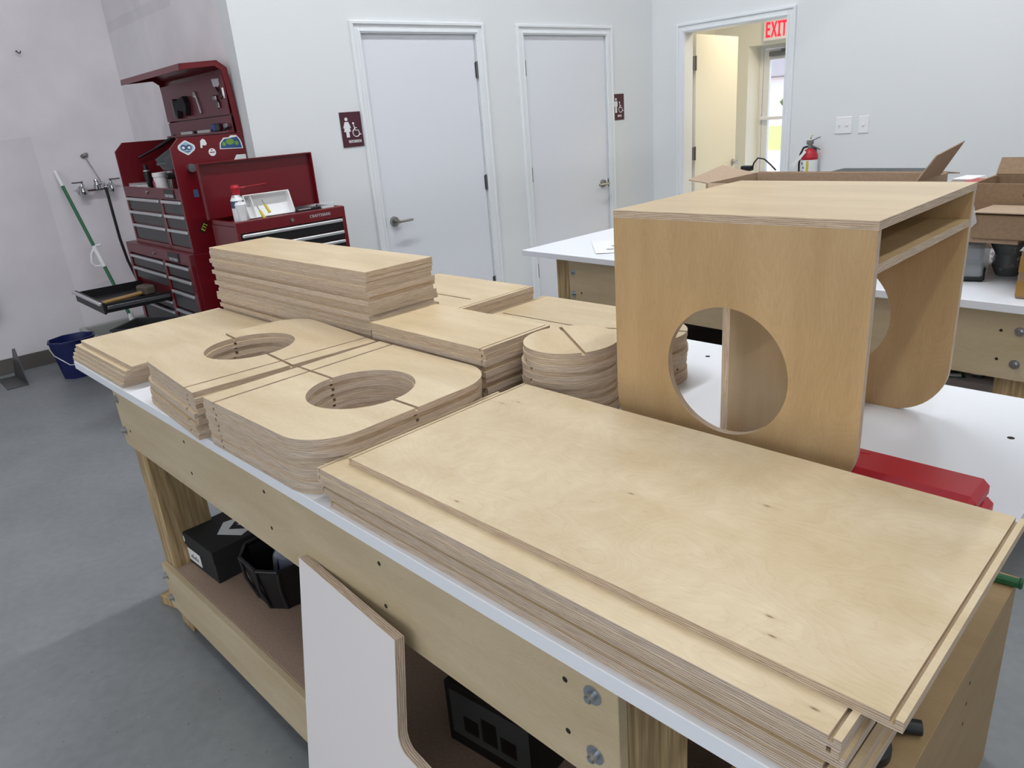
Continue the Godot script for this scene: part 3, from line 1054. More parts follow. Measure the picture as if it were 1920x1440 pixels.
	stack("large_board", big, 7, Vector3(1.9, HB, -0.215), 0, 0, "large plywood board,", "the foreground stack", "large plywood boards in the foreground", "plywood board", T, [[1.912, -0.222, 0.002], [1.908, -0.224, 0.0], [1.898, -0.217, -0.002], [1.903, -0.221, 0.0], [1.899, -0.214, 0.002], [1.901, -0.215, -0.001], [1.9365, -0.2565, 0.0]], 17)
	for o in get_children():
		if str(o.name) == "large_board_006":
			o.set_surface_override_material(0, M.figured_0)
		elif str(o.name) == "large_board_005":
			o.set_surface_override_material(0, M.figured_1)
	# cube desk
	var dk := thing("cube_desk", "small birch plywood cube desk with round side holes", "desk", Vector3(1.926, HB + 0.0003, -0.7425))
	var off := Vector3(-1.926, -HB, 0.7425)
	var dsk_em: Material = edge_mats[4]
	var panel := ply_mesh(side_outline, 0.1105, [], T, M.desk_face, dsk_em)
	for z in [-0.5327, -0.965]:
		var o := part(dk, "side_panel", panel, null)
		o.transform = Transform3D(Basis(Vector3(0, 1, 0), Vector3(0, 0, 1), Vector3(1, 0, 0)), Vector3(1.926, 1.0857, z) + off)
	var top := part(dk, "table_top", ply_mesh(rect(-0.2235, -0.2225, 0.2235, 0.2225), 0, [], T, M.panel_face, dsk_em), null)
	top.position = Vector3(1.9265, 1.3319, -0.7425) + off
	var sh := part(dk, "shelf", ply_mesh(rect(-0.2225, -0.2098, 0.2225, 0.2098), 0, [], T, M.panel_face, dsk_em), null)
	sh.position = Vector3(1.926, 1.2700, -0.7425) + off
	var ctr := part(dk, "center_panel", ply_mesh(rect(-0.17, -0.2098, 0.17, 0.2098), 0, [], T, M.panel_face, dsk_em), null)
	ctr.transform = Transform3D(Basis(Vector3(0, 1, 0), Vector3(-1, 0, 0), Vector3(0, 0, 1)), Vector3(1.9264, 1.0998, -0.7425) + off)
	# white notched panel leaning on the bench front
	var lp := ply_mesh(rounded([[0.0, 0.0, 0.0], [0.80, 0.0, 0.0], [0.80, 0.515, 0.0], [0.36, 0.525, 0.03], [0.352, 0.728, 0.0], [0.0, 0.728, 0.0]], 8), 0, [], 0.019, M.white_panel, edge_mats[2])
	var lo := single("notched_panel", "white notched plywood panel leaning on the bench front", "panel", lp, null)
	var lean := 0.142
	lo.transform = Transform3D(Basis(Vector3.UP, -0.068) * Basis(Vector3.RIGHT, -lean) * Basis(Vector3(1, 0, 0), Vector3(0, 0, -1), Vector3(0, 1, 0)), Vector3(1.285, 0.0045, 0.0905))


func bench_things() -> void:
	# red flat case beside the desk
	var c := thing("red_case", "flat red plastic tool case beside the cube desk", "case", Vector3(2.13, HB + 0.0003, -0.58))
	part(c, "base", MB.new().box(Vector3(0, 0.015, 0), Vector3(0.366, 0.03, 0.094), 0.008), M.case_red)
	part(c, "lid", MB.new().box(Vector3(-0.002, 0.0455, 0), Vector3(0.356, 0.03, 0.084), 0.009), M.case_red)
	var em := MB.new()
	em.prism(disc(Vector2(-0.005, -0.022), 0.017, 24, 0.0055), 0.0602, 0.0612)
	part(c, "emblem", em, M.case_red)
	for sx in [-0.11, 0.11]:
		part(c, "latch", MB.new().box(Vector3(sx, 0.032, 0.0475), Vector3(0.03, 0.024, 0.006), 0.002), M.case_red)
	# things on the low cabinet
	var k := thing("black_tool", "stubby black hand tool lying on the low cabinet", "knob", Vector3(2.262, 0.5052, -0.553), 0.5)
	part(k, "grip", MB.new().cyl(Vector3(-0.02, 0.0135, 0), Vector3(0.018, 0.0135, 0), 0.0135, 0.0125, 16), M.black)
	part(k, "stem", MB.new().cyl(Vector3(-0.04, 0.0135, 0), Vector3(-0.02, 0.0135, 0), 0.006, -1, 12), M.black)
	var w := thing("caster_wheel", "black round wheel on the low cabinet", "wheel", Vector3(2.222, 0.5052, -0.468))
	part(w, "tyre", MB.new().lathe([Vector2(0.0, 0.0), Vector2(0.034, 0.0), Vector2(0.04, 0.006), Vector2(0.04, 0.022), Vector2(0.034, 0.028), Vector2(0.02, 0.028), Vector2(0.018, 0.024), Vector2(0.0, 0.024)]), M.black)
	part(w, "hub", MB.new().cyl(Vector3(0, 0.024, 0), Vector3(0, 0.032, 0), 0.01, 0.008, 14), M.black_matte)
	var g := thing("green_clamp_bar", "dark green bar lying across the low cabinet", "bar", Vector3(2.268, 0.5052, -1.088), 0.1)
	part(g, "bar", MB.new().box(Vector3(0, 0.009, 0), Vector3(0.075, 0.018, 0.018), 0.004), M.green_dark)
	part(g, "end_pad", MB.new().box(Vector3(0.034, 0.010, 0), Vector3(0.008, 0.02, 0.021), 0.003), M.green_dark)
	# shoe box on the shelf
	var b := thing("shoe_box", "black shoe box with white chevron lid on the bench shelf", "box", Vector3(0.382, 0.2478, -0.262), 0.035)
	part(b, "body", MB.new().bx(-0.103, 0.103, 0.0, 0.085, -0.162, 0.162, 0.001), M.black_matte)
	var ld := part(b, "lid", MB.new().bx(-0.107, 0.107, 0.068, 0.112, -0.166, 0.166, 0.0015), M.black_matte)
	var cv := MB.new()
	cv.prism(PackedVector2Array([Vector2(0.018, 0.104), Vector2(-0.037, 0.056), Vector2(-0.026, 0.012), Vector2(0.018, 0.066), Vector2(0.072, 0.020), Vector2(0.086, 0.058)]), 0.112, 0.1126)
	cv.prism(PackedVector2Array([Vector2(0.012, 0.035), Vector2(0.022, 0.030), Vector2(0.036, 0.012), Vector2(0.028, 0.02), Vector2(0.02, 0.01), Vector2(0.02, 0.024)]), 0.112, 0.1126)
	part(ld, "chevron_mark", cv, M.sticker_white)
	var sm := MB.new()
	sm.xf = Transform3D(UPF, Vector3(0, 0, 0.1664))
	sm.prism(disc(Vector2(-0.092, 0.089), 0.007, 14, 0.011), -0.0004, 0)
	part(ld, "round_mark", sm, M.sticker_white)
	part(b, "finger_hole", MB.new().bx(-0.022, 0.012, 0.046, 0.0675, 0.1612, 0.1625), M.hole)
	var ls := MB.new().bx(-0.098, -0.005, 0.012, 0.056, 0.1622, 0.1627)
	var st := part(b, "label_sticker", ls, M.sticker_white)
	for i in 5:
		part(st, "print_mark", MB.new().bx(-0.075 + i * 0.011, -0.069 + i * 0.011, 0.024, 0.034 + (i % 2) * 0.006, 0.1627, 0.163), M.ink)
	# angular black tote
	var tt := thing("tool_tote", "angular black plastic tool tote on the bench shelf", "tote", Vector3(0.70, 0.2478, -0.245), -0.15)
	var hull := MB.new()
	var lo: Array = []
	var hi: Array = []
	var oc := [Vector2(-0.07, -0.1), Vector2(0.06, -0.1), Vector2(0.09, -0.06), Vector2(0.09, 0.06), Vector2(0.05, 0.1), Vector2(-0.03, 0.11), Vector2(-0.08, 0.08), Vector2(-0.1, -0.05)]
	for p in oc:
		lo.append(Vector3(p.x * 0.9, 0.004, p.y * 0.9))
		hi.append(Vector3(p.x * 1.25, 0.145, p.y * 1.15))
	for i in 8:
		var j := (i + 1) % 8
		var nn: Vector3 = (lo[j] - lo[i]).cross(hi[i] - lo[i]).normalized()
		if nn.dot(Vector3(lo[i].x, 0, lo[i].z)) < 0:
			nn = -nn
		hull.quad(lo[i], lo[j], hi[j], hi[i], nn)
		hull.quad(lo[i] * 0.96 + Vector3(0, 0.003, 0), lo[j] * 0.96 + Vector3(0, 0.003, 0), hi[j] * 0.95, hi[i] * 0.95, -nn)
		hull.quad(hi[i], hi[j], hi[j] * 0.95, hi[i] * 0.95, Vector3.UP)
	hull.prism(PackedVector2Array([Vector2(-0.063, -0.09), Vector2(0.054, -0.09), Vector2(0.081, -0.054), Vector2(0.081, 0.054), Vector2(0.045, 0.09), Vector2(-0.027, 0.099), Vector2(-0.072, 0.072), Vector2(-0.09, -0.045)]), 0.0, 0.006)
	part(tt, "tub", hull, M.black)
	for i in 8:
		var j := (i + 1) % 8
		part(tt, "rim_bar", MB.new().tube([hi[i], hi[j]], 0.006, 6), M.black)
	for i in [3, 4, 5, 6, 7]:
		part(tt, "rib", MB.new().tube([lo[i], (lo[i] + hi[i]) * 0.53 + Vector3(0, 0.0, 0.003), hi[i]], 0.005, 6), M.black_matte)
	part(tt, "handle", MB.new().tube([Vector3(-0.12, 0.145, 0.03), Vector3(-0.13, 0.19, 0.0), Vector3(-0.1, 0.21, -0.05), Vector3(-0.02, 0.215, -0.09), Vector3(0.07, 0.19, -0.11), Vector3(0.09, 0.145, -0.11)], 0.009, 8), M.black)
	for z in [-0.05, 0.0, 0.05]:
		part(tt, "slot", MB.new().box(Vector3(-0.122, 0.1, z), Vector3(0.01, 0.018, 0.022), 0.003), M.dark)
	var bag := thing("blue_bag", "blue part in a clear plastic bag inside the black tote", "bag", Vector3(0.71, 0.2545, -0.25))
	var lump := MB.new()
	lump.lathe([Vector2(0, 0.0), Vector2(0.05, 0.004), Vector2(0.058, 0.07), Vector2(0.05, 0.125), Vector2(0.02, 0.15), Vector2(0, 0.152)], Vector3.ZERO, 9)
	part(bag, "contents", lump, M.navy)
	var film := MB.new()
	film.lathe([Vector2(0.0, 0.002), Vector2(0.053, 0.002), Vector2(0.061, 0.075), Vector2(0.054, 0.13), Vector2(0.03, 0.158), Vector2(0.045, 0.185), Vector2(0.06, 0.19)], Vector3.ZERO, 7)
	part(bag, "clear_film", film, M.clear)
	# boxes in the dark under the near half
	var e := thing("equipment_carton", "dark printed carton in the shadow under the bench", "box", Vector3(1.58, 0.2478, -0.33), 0.12)
	part(e, "body", MB.new().bx(-0.12, 0.12, 0, 0.16, -0.13, 0.13, 0.002), M.dark)
	part(e, "printed_panel", MB.new().bx(-0.105, 0.105, 0.03, 0.145, 0.1302, 0.131), M.bin_grey)
	for i in 3:
		part(e, "print_mark", MB.new().bx(-0.07 + i * 0.05, -0.03 + i * 0.05, 0.05, 0.09 + 0.02 * (i % 2), 0.131, 0.1315), M.black)
	part(e, "tape", MB.new().bx(-0.12, 0.12, 0.16, 0.1604, -0.025, 0.025), M.tape)
	var f := thing("flat_carton", "flat brown carton on the shelf under the bench", "box", Vector3(1.86, 0.2478, -0.2), 0.3)
	part(f, "body", MB.new().bx(-0.10, 0.10, 0, 0.06, -0.08, 0.08, 0.002), M.cardboard_dark)
	part(f, "tape", MB.new().bx(-0.10, 0.10, 0.06, 0.0604, -0.02, 0.02), M.tape)
	# offcut on the floor by the bench foot
	single("wood_offcut", "pale wood offcut on the floor by the bench leg", "offcut", MB.new().box(Vector3(0, 0.019, 0), Vector3(0.14, 0.038, 0.089), 0.003), M.pine, Vector3(0.10, 0.0003, -0.10), 0.3)


func drawer(parent: Node, face_x: float, y0: float, y1: float, z0: float, z1: float, off: Vector3) -> void:
	# drawer front facing -x in building axes with a bright pull along its top
	var d := part(parent, "drawer", MB.new().at(off).bx(face_x, face_x + 0.012, y0, y1, z0, z1, 0.002), M.drawer)
	part(d, "handle", MB.new().at(off).bx(face_x - 0.016, face_x, y1 - 0.018, y1 - 0.001, z0 + 0.002, z1 - 0.002, 0.003), M.alu)


func chests() -> void:
	# rolling cabinet
	var base := Vector3(-3.99, 0, -0.68)
	var off := -base
	var t := thing_w("rolling_cabinet", "red rolling tool cabinet under the tall open chest, one drawer pulled out", "tool cabinet", base)
	part(t, "body", MB.new().at(off).bx(-4.205, -3.775, 0.12, 0.897, -1.27, -0.10, 0.004), M.red)
	part(t, "top_strip", MB.new().at(off).bx(-4.228, -4.205, 0.832, 0.897, -1.27, -0.10, 0.002), M.maroon)
	part(t, "corner_post", MB.new().at(off).bx(-4.228, -4.205, 0.12, 0.832, -1.27, -1.225, 0.002), M.red)
	part(t, "corner_post", MB.new().at(off).bx(-4.228, -4.205, 0.12, 0.832, -0.15, -0.10, 0.002), M.red)
	part(t, "divider", MB.new().at(off).bx(-4.228, -4.205, 0.12, 0.832, -0.575, -0.535, 0.002), M.red)
	part(t, "lock", MB.new().at(off).cyl(Vector3(-4.228, 0.865, -0.7), Vector3(-4.237, 0.865, -0.7), 0.011, 0.009, 14), M.nickel)
	var pl := part(t, "name_plate", MB.new().at(off).bx(-4.233, -4.2282, 0.838, 0.893, -0.45, -0.27, 0.001), M.black)
	text(pl, "lettering", "CRAFTSMAN", 0.018, Transform3D(Basis(Vector3(0, 0, 1), Vector3(0, 1, 0), Vector3(-1, 0, 0)), Vector3(-4.2335, 0.853, -0.36) + off), M.alu, 0.001)
	for r in [[0.742, 0.818], [0.658, 0.734], [0.51, 0.566], [0.37, 0.50], [0.23, 0.36], [0.13, 0.22]]:
		drawer(t, -4.219, r[0], r[1], -1.222, -0.578, off)
	for r in [[0.742, 0.818], [0.658, 0.734], [0.54, 0.65], [0.37, 0.53], [0.23, 0.36], [0.13, 0.22]]:
		drawer(t, -4.219, r[0], r[1], -0.532, -0.153, off)
	for z in [-1.2, -0.17]:
		for x in [-4.15, -3.84]:
			part(t, "caster", MB.new().at(off).cyl(Vector3(x, 0.055, z - 0.015), Vector3(x, 0.055, z + 0.015), 0.055, -1, 18).bx(x - 0.03, x + 0.03, 0.1, 0.12, z - 0.03, z + 0.03), M.black)
	# the drawer that is pulled out
	var od := part(t, "open_drawer", MB.new().at(off).bx(-4.61, -4.2, 0.577, 0.583, -1.215, -0.585), M.black)
	part(od, "drawer_side", MB.new().at(off).bx(-4.61, -4.2, 0.583, 0.632, -1.215, -1.211).bx(-4.61, -4.2, 0.583, 0.632, -0.589, -0.585).bx(-4.2045, -4.2, 0.583, 0.632, -1.211, -0.589), M.black)
	part(od, "drawer_front", MB.new().at(off).bx(-4.625, -4.611, 0.572, 0.643, -1.222, -0.578, 0.002), M.black)
	part(od, "handle", MB.new().at(off).bx(-4.645, -4.6255, 0.627, 0.645, -1.22, -0.58, 0.004), M.alu)
	part(od, "slide", MB.new().at(off).bx(-4.60, -4.23, 0.598, 0.618, -0.5845, -0.577, 0.001), M.zinc)
	part(od, "slide", MB.new().at(off).bx(-4.60, -4.23, 0.598, 0.618, -1.223, -1.2155, 0.001), M.zinc)
	# mallet in the drawer
	var ml := thing_w("wooden_mallet", "wooden-handled mallet lying in the pulled-out drawer", "mallet", Vector3(-4.42, 0.5835, -0.86), 0.24)
	part(ml, "handle", MB.new().tube([Vector3(-0.19, 0.014, 0), Vector3(-0.1, 0.016, 0), Vector3(0.0, 0.017, 0.002), Vector3(0.12, 0.02, 0)], 0.013, 10), M.handle_wood)
	part(ml, "head", MB.new().box(Vector3(0.145, 0.033, 0), Vector3(0.075, 0.062, 0.12), 0.012), M.rubber)
	# tall open top chest
	base = Vector3(-3.98, 0.8975, -0.615)
	off = -base
	var c := thing_w("top_chest", "tall red tool chest with its lid propped open and stickers on its side", "tool chest", base)
	part(c, "body", MB.new().at(off).bx(-4.183, -3.775, 0.8977, 1.236, -1.115, -0.1155, 0.003), M.red)
	var prof := PackedVector2Array([Vector2(-4.195, 0.8977), Vector2(-3.772, 0.8977), Vector2(-3.772, 1.53), Vector2(-4.14, 1.53), Vector2(-4.195, 1.478)])
	for z in [-0.1155, -1.13]:
		var sp := MB.new()
		sp.xf = Transform3D(UPF, off + Vector3(0, 0, z))
		sp.prism(prof, -0.0145, 0)
		part(c, "side_panel", sp, M.red)
	part(c, "back_panel", MB.new().at(off).bx(-3.784, -3.772, 1.236, 1.53, -1.115, -0.1155), M.red)
	part(c, "front_strip", MB.new().at(off).bx(-4.195, -4.183, 1.2, 1.262, -1.115, -0.1155, 0.001), M.maroon)
	part(c, "corner_post", MB.new().at(off).bx(-4.195, -4.183, 0.8977, 1.2, -1.115, -1.1, 0.001), M.red)
	part(c, "divider", MB.new().at(off).bx(-4.195, -4.183, 0.8977, 1.2, -0.485, -0.442, 0.001), M.red)
	part(c, "bottom_strip", MB.new().at(off).bx(-4.195, -4.183, 0.8977, 0.925, -1.1, -0.1155, 0.001), M.red)
	part(c, "lock", MB.new().at(off).cyl(Vector3(-4.195, 1.235, -0.66), Vector3(-4.205, 1.235, -0.66), 0.011, 0.009, 14), M.nickel)
	var np := part(c, "name_plate", MB.new().at(off).bx(-4.2, -4.1952, 1.206, 1.256, -0.36, -0.2, 0.001), M.black)
	text(np, "lettering", "CRAFTSMAN", 0.017, Transform3D(Basis(Vector3(0, 0, 1), Vector3(0, 1, 0), Vector3(-1, 0, 0)), Vector3(-4.2005, 1.221, -0.28) + off), M.alu, 0.001)
	for r in [[1.118, 1.194], [1.034, 1.110], [0.93, 1.026]]:
		drawer(c, -4.19, r[0], r[1], -1.098, -0.488, off)
		drawer(c, -4.19, r[0], r[1], -0.439, -0.118, off)
	# lid: a folded steel cover standing open
	var lp := [Vector2(-3.768, 1.532), Vector2(-3.79, 1.88), Vector2(-3.842, 1.919), Vector2(-4.052, 1.905), Vector2(-4.056, 1.872)]
	var ip := [Vector2(-3.774, 1.532), Vector2(-3.796, 1.876), Vector2(-3.845, 1.912), Vector2(-4.046, 1.899), Vector2(-4.05, 1.872)]
	var lid := MB.new().at(off)
	for i in 4:
		var a: Vector2 = lp[i]
		var b: Vector2 = lp[i + 1]
		lid.sheet(Vector3(a.x, a.y, -0.1), Vector3(b.x, b.y, -0.1), Vector3(b.x, b.y, -1.135), Vector3(a.x, a.y, -1.135), 0.003)
	var lidn := part(c, "lid", lid, M.red)
	var fl := PackedVector2Array([lp[0], lp[1], lp[2], lp[3], lp[4], Vector2(-4.035, 1.876), Vector2(-3.858, 1.890), Vector2(-3.822, 1.864), Vector2(-3.801, 1.532)])
	for z in [-0.106, -1.135]:
		var sp := MB.new()
		sp.xf = Transform3D(UPF, off + Vector3(0, 0, z))
		sp.prism(fl, -0.006, 0)
		part(lidn, "lid_flange", sp, M.red)
	part(lidn, "peg_panel", MB.new().at(off).bx(-3.824, -3.818, 1.635, 1.85, -1.12, -0.108), M.maroon)
	part(lidn, "peg_panel", MB.new().at(off).bx(-3.821, -3.815, 1.536, 1.628, -1.12, -0.108), M.maroon)
	part(lidn, "peg_ledge", MB.new().at(off).bx(-3.85, -3.821, 1.536, 1.548, -1.12, -0.108), M.red)
	part(c, "lid_stay", MB.new().at(off).tube([Vector3(-4.07, 1.43, -1.09), Vector3(-3.95, 1.48, -1.08), Vector3(-3.85, 1.53, -1.06)], 0.007, 8).cyl(Vector3(-3.95, 1.48, -1.08), Vector3(-3.80, 1.555, -1.05), 0.012, -1, 10), M.black)
	# stickers on the side facing the camera
	var zs := -0.1008
	var dm := rounded([[-4.172, 1.478, 0.02], [-4.108, 1.516, 0.012], [-4.042, 1.475, 0.02], [-4.105, 1.434, 0.012]], 5)
	var k1 := MB.new()
	k1.xf = Transform3D(UPF, off + Vector3(0, 0, zs))
	k1.prism(dm, -0.0005, 0)
	var s1 := part(c, "diamond_sticker", k1, M.sticker_white)
	var k2 := MB.new()
	k2.xf = Transform3D(UPF, off + Vector3(0, 0, zs + 0.0005))
	k2.prism(rounded([[-4.160, 1.478, 0.015], [-4.108, 1.507, 0.01], [-4.053, 1.475, 0.015], [-4.105, 1.443, 0.01]], 5), -0.0004, 0)
	part(s1, "sticker_field", k2, M.sticker_blue)
	var k3 := MB.new()
	k3.xf = Transform3D(UPF, off + Vector3(0, 0, zs + 0.0009))
	for q in [Vector2(-4.122, 1.477), Vector2(-4.094, 1.476)]:
		k3.prism(disc(q, 0.016, 18, 0.015), -0.0003, 0)
	k3.prism(rect(-4.12, 1.452, -4.09, 1.456), -0.0003, 0)
	part(s1, "sticker_print", k3, M.sticker_navy)
	var k4 := MB.new()
	k4.xf = Transform3D(UPF, off + Vector3(0, 0, zs + 0.0012))
	for q in [Vector2(-4.124, 1.476), Vector2(-4.093, 1.475)]:
		k4.prism(disc(q, 0.008, 14, 0.007), -0.0002, 0)
	part(s1, "sticker_print", k4, M.sticker_white)
	var k5 := MB.new()
	k5.xf = Transform3D(UPF, off + Vector3(0, 0, zs))
	k5.prism(PackedVector2Array([Vector2(-4.03, 1.468), Vector2(-4.024, 1.505), Vector2(-4.01, 1.516), Vector2(-3.996, 1.508), Vector2(-3.99, 1.487), Vector2(-4.0, 1.478), Vector2(-4.016, 1.482), Vector2(-4.02, 1.466)]), -0.0005, 0)
	part(c, "pale_sticker", k5, M.sticker_white)
	var k6 := MB.new()
	k6.xf = Transform3D(UPF, off + Vector3(0, 0, zs))
	k6.prism(disc(Vector2(-3.969, 1.44), 0.021, 24), -0.0005, 0)
	var s6 := part(c, "round_sticker", k6, M.sticker_white)
	var k7 := MB.new()
	k7.xf = Transform3D(UPF, off + Vector3(0, 0, zs + 0.0005))
	k7.prism(rect(-3.984, 1.437, -3.955, 1.442), -0.0003, 0)
	k7.prism(disc(Vector2(-3.970, 1.452), 0.004, 10), -0.0003, 0)
	part(s6, "sticker_print", k7, M.maroon)
	var k8 := MB.new()
	k8.xf = Transform3D(UPF, off + Vector3(0, 0, zs))
	k8.prism(PackedVector2Array([Vector2(-3.922, 1.452), Vector2(-3.916, 1.486), Vector2(-3.89, 1.512), Vector2(-3.86, 1.512), Vector2(-3.845, 1.522), Vector2(-3.812, 1.521), Vector2(-3.795, 1.5), Vector2(-3.787, 1.478), Vector2(-3.785, 1.446)]), -0.0005, 0)
	var s8 := part(c, "arched_sticker", k8, M.sticker_white)
	var k9 := MB.new()
	k9.xf = Transform3D(UPF, off + Vector3(0, 0, zs + 0.0005))
	k9.prism(PackedVector2Array([Vector2(-3.916, 1.456), Vector2(-3.910, 1.484), Vector2(-3.888, 1.504), Vector2(-3.81, 1.512), Vector2(-3.797, 1.49), Vector2(-3.791, 1.45)]), -0.0003, 0)
	part(s8, "sticker_field", k9, M.sticker_deep)
	var k10 := MB.new()
	k10.xf = Transform3D(UPF, off + Vector3(0, 0, zs + 0.0008))
	k10.prism(disc(Vector2(-3.855, 1.488), 0.024, 20, 0.017), -0.0003, 0)
	k10.prism(disc(Vector2(-3.893, 1.478), 0.012, 14, 0.012), -0.0003, 0)
	k10.prism(disc(Vector2(-3.818, 1.478), 0.012, 14, 0.012), -0.0003, 0)
	part(s8, "sticker_print", k10, M.sticker_green)
	var k11 := MB.new()
	k11.xf = Transform3D(UPF, off + Vector3(0, 0, zs))
	k11.prism(PackedVector2Array([Vector2(-3.86, 1.375), Vector2(-3.833, 1.414), Vector2(-3.777, 1.413), Vector2(-3.777, 1.372)]), -0.0005, 0)
	part(c, "pale_sticker", k11, M.sticker_white)
	var k12 := MB.new()
	k12.xf = Transform3D(UPF, off + Vector3(0, 0, zs))
	k12.prism(PackedVector2Array([Vector2(-4.122, 1.250), Vector2(-4.095, 1.250), Vector2(-4.095, 1.208), Vector2(-4.122, 1.208)]), -0.0005, 0)
	part(c, "blue_sticker", k12, M.sticker_navy)
	var bk := Basis(Vector3(0, 0, 1), -0.62)
	var k13 := MB.new()
	k13.xf = Transform3D(bk, off + Vector3(-4.108, 1.038, zs))
	k13.bx(-0.016, 0.016, -0.03, 0.03, 0, 0.0006)
	var s13 := part(c, "black_sticker", k13, M.black)
	text(s13, "lettering", "ETI", 0.022, Transform3D(bk * Basis(Vector3(0, 0, 1), PI / 2), off + Vector3(-4.105, 1.038, zs + 0.001)), M.yellow, 0.0004)
	part(c, "magnet_knob", MB.new().at(off).cyl(Vector3(-4.108, 1.367, -0.101), Vector3(-4.108, 1.367, -0.075), 0.024, 0.022, 20), M.steel)
	# tools hanging in the lid and things in the tray
	lid_tools()
	# lower chest in front of the doors' wall
	base = Vector3(-3.785, 0, 0.21)
	off = -base
	var d := thing_w("steel_chest", "wide red tool chest with raised lid and long silver pulls", "tool chest", base)
	part(d, "body", MB.new().at(off).bx(-4.115, -3.455, 0.10, 1.065, 0.045, 0.36, 0.004), M.red)
	part(d, "top_rim", MB.new().at(off).bx(-4.115, -3.455, 1.065, 1.088, 0.345, 0.3605, 0.001).bx(-4.115, -4.10, 1.065, 1.088, 0.062, 0.345, 0.001).bx(-3.47, -3.455, 1.065, 1.088, 0.062, 0.345, 0.001), M.red)
	part(d, "front_strip", MB.new().at(off).bx(-4.115, -3.455, 1.026, 1.086, 0.3605, 0.374, 0.002), M.red)
	part(d, "corner_post", MB.new().at(off).bx(-4.115, -4.095, 0.10, 1.026, 0.3605, 0.374, 0.002), M.red)
	part(d, "corner_post", MB.new().at(off).bx(-3.478, -3.455, 0.10, 1.026, 0.3605, 0.374, 0.002), M.red)
	var ld := part(d, "lid", MB.new().at(off).bx(-4.132, -3.45, 1.09, 1.392, 0.040, 0.046, 0.001), M.red)
	part(ld, "lid_flange", MB.new().at(off).bx(-4.132, -3.45, 1.386, 1.392, 0.046, 0.075).bx(-4.132, -4.126, 1.09, 1.386, 0.046, 0.075).bx(-3.456, -3.45, 1.09, 1.386, 0.046, 0.075), M.red)
	part(d, "lock", MB.new().at(off).cyl(Vector3(-3.794, 1.056, 0.374), Vector3(-3.794, 1.056, 0.384), 0.012, 0.01, 14), M.nickel)
	text(d, "lettering", "CRAFTSMAN", 0.016, Transform3D(Basis.IDENTITY, Vector3(-3.617, 1.0575, 0.3745) + off), M.alu, 0.0015)
	for r in [[0.958, 1.022], [0.906, 0.954], [0.80, 0.902], [0.66, 0.796], [0.5, 0.656], [0.3, 0.496], [0.12, 0.296]]:
		var q := part(d, "drawer", MB.new().at(off).bx(-4.093, -3.48, r[0], r[1], 0.3605, 0.369, 0.001), M.black)
		part(q, "handle", MB.new().at(off).bx(-4.09, -3.483, r[1] - 0.02, r[1] - 0.003, 0.369, 0.388, 0.004), M.alu)
	for x in [-4.07, -3.5]:
		for z in [0.09, 0.32]:
			part(d, "caster", MB.new().at(off).cyl(Vector3(x - 0.015, 0.048, z), Vector3(x + 0.015, 0.048, z), 0.048, -1, 16).bx(x - 0.03, x + 0.03, 0.085, 0.1, z - 0.03, z + 0.03), M.black)
	chest_items()


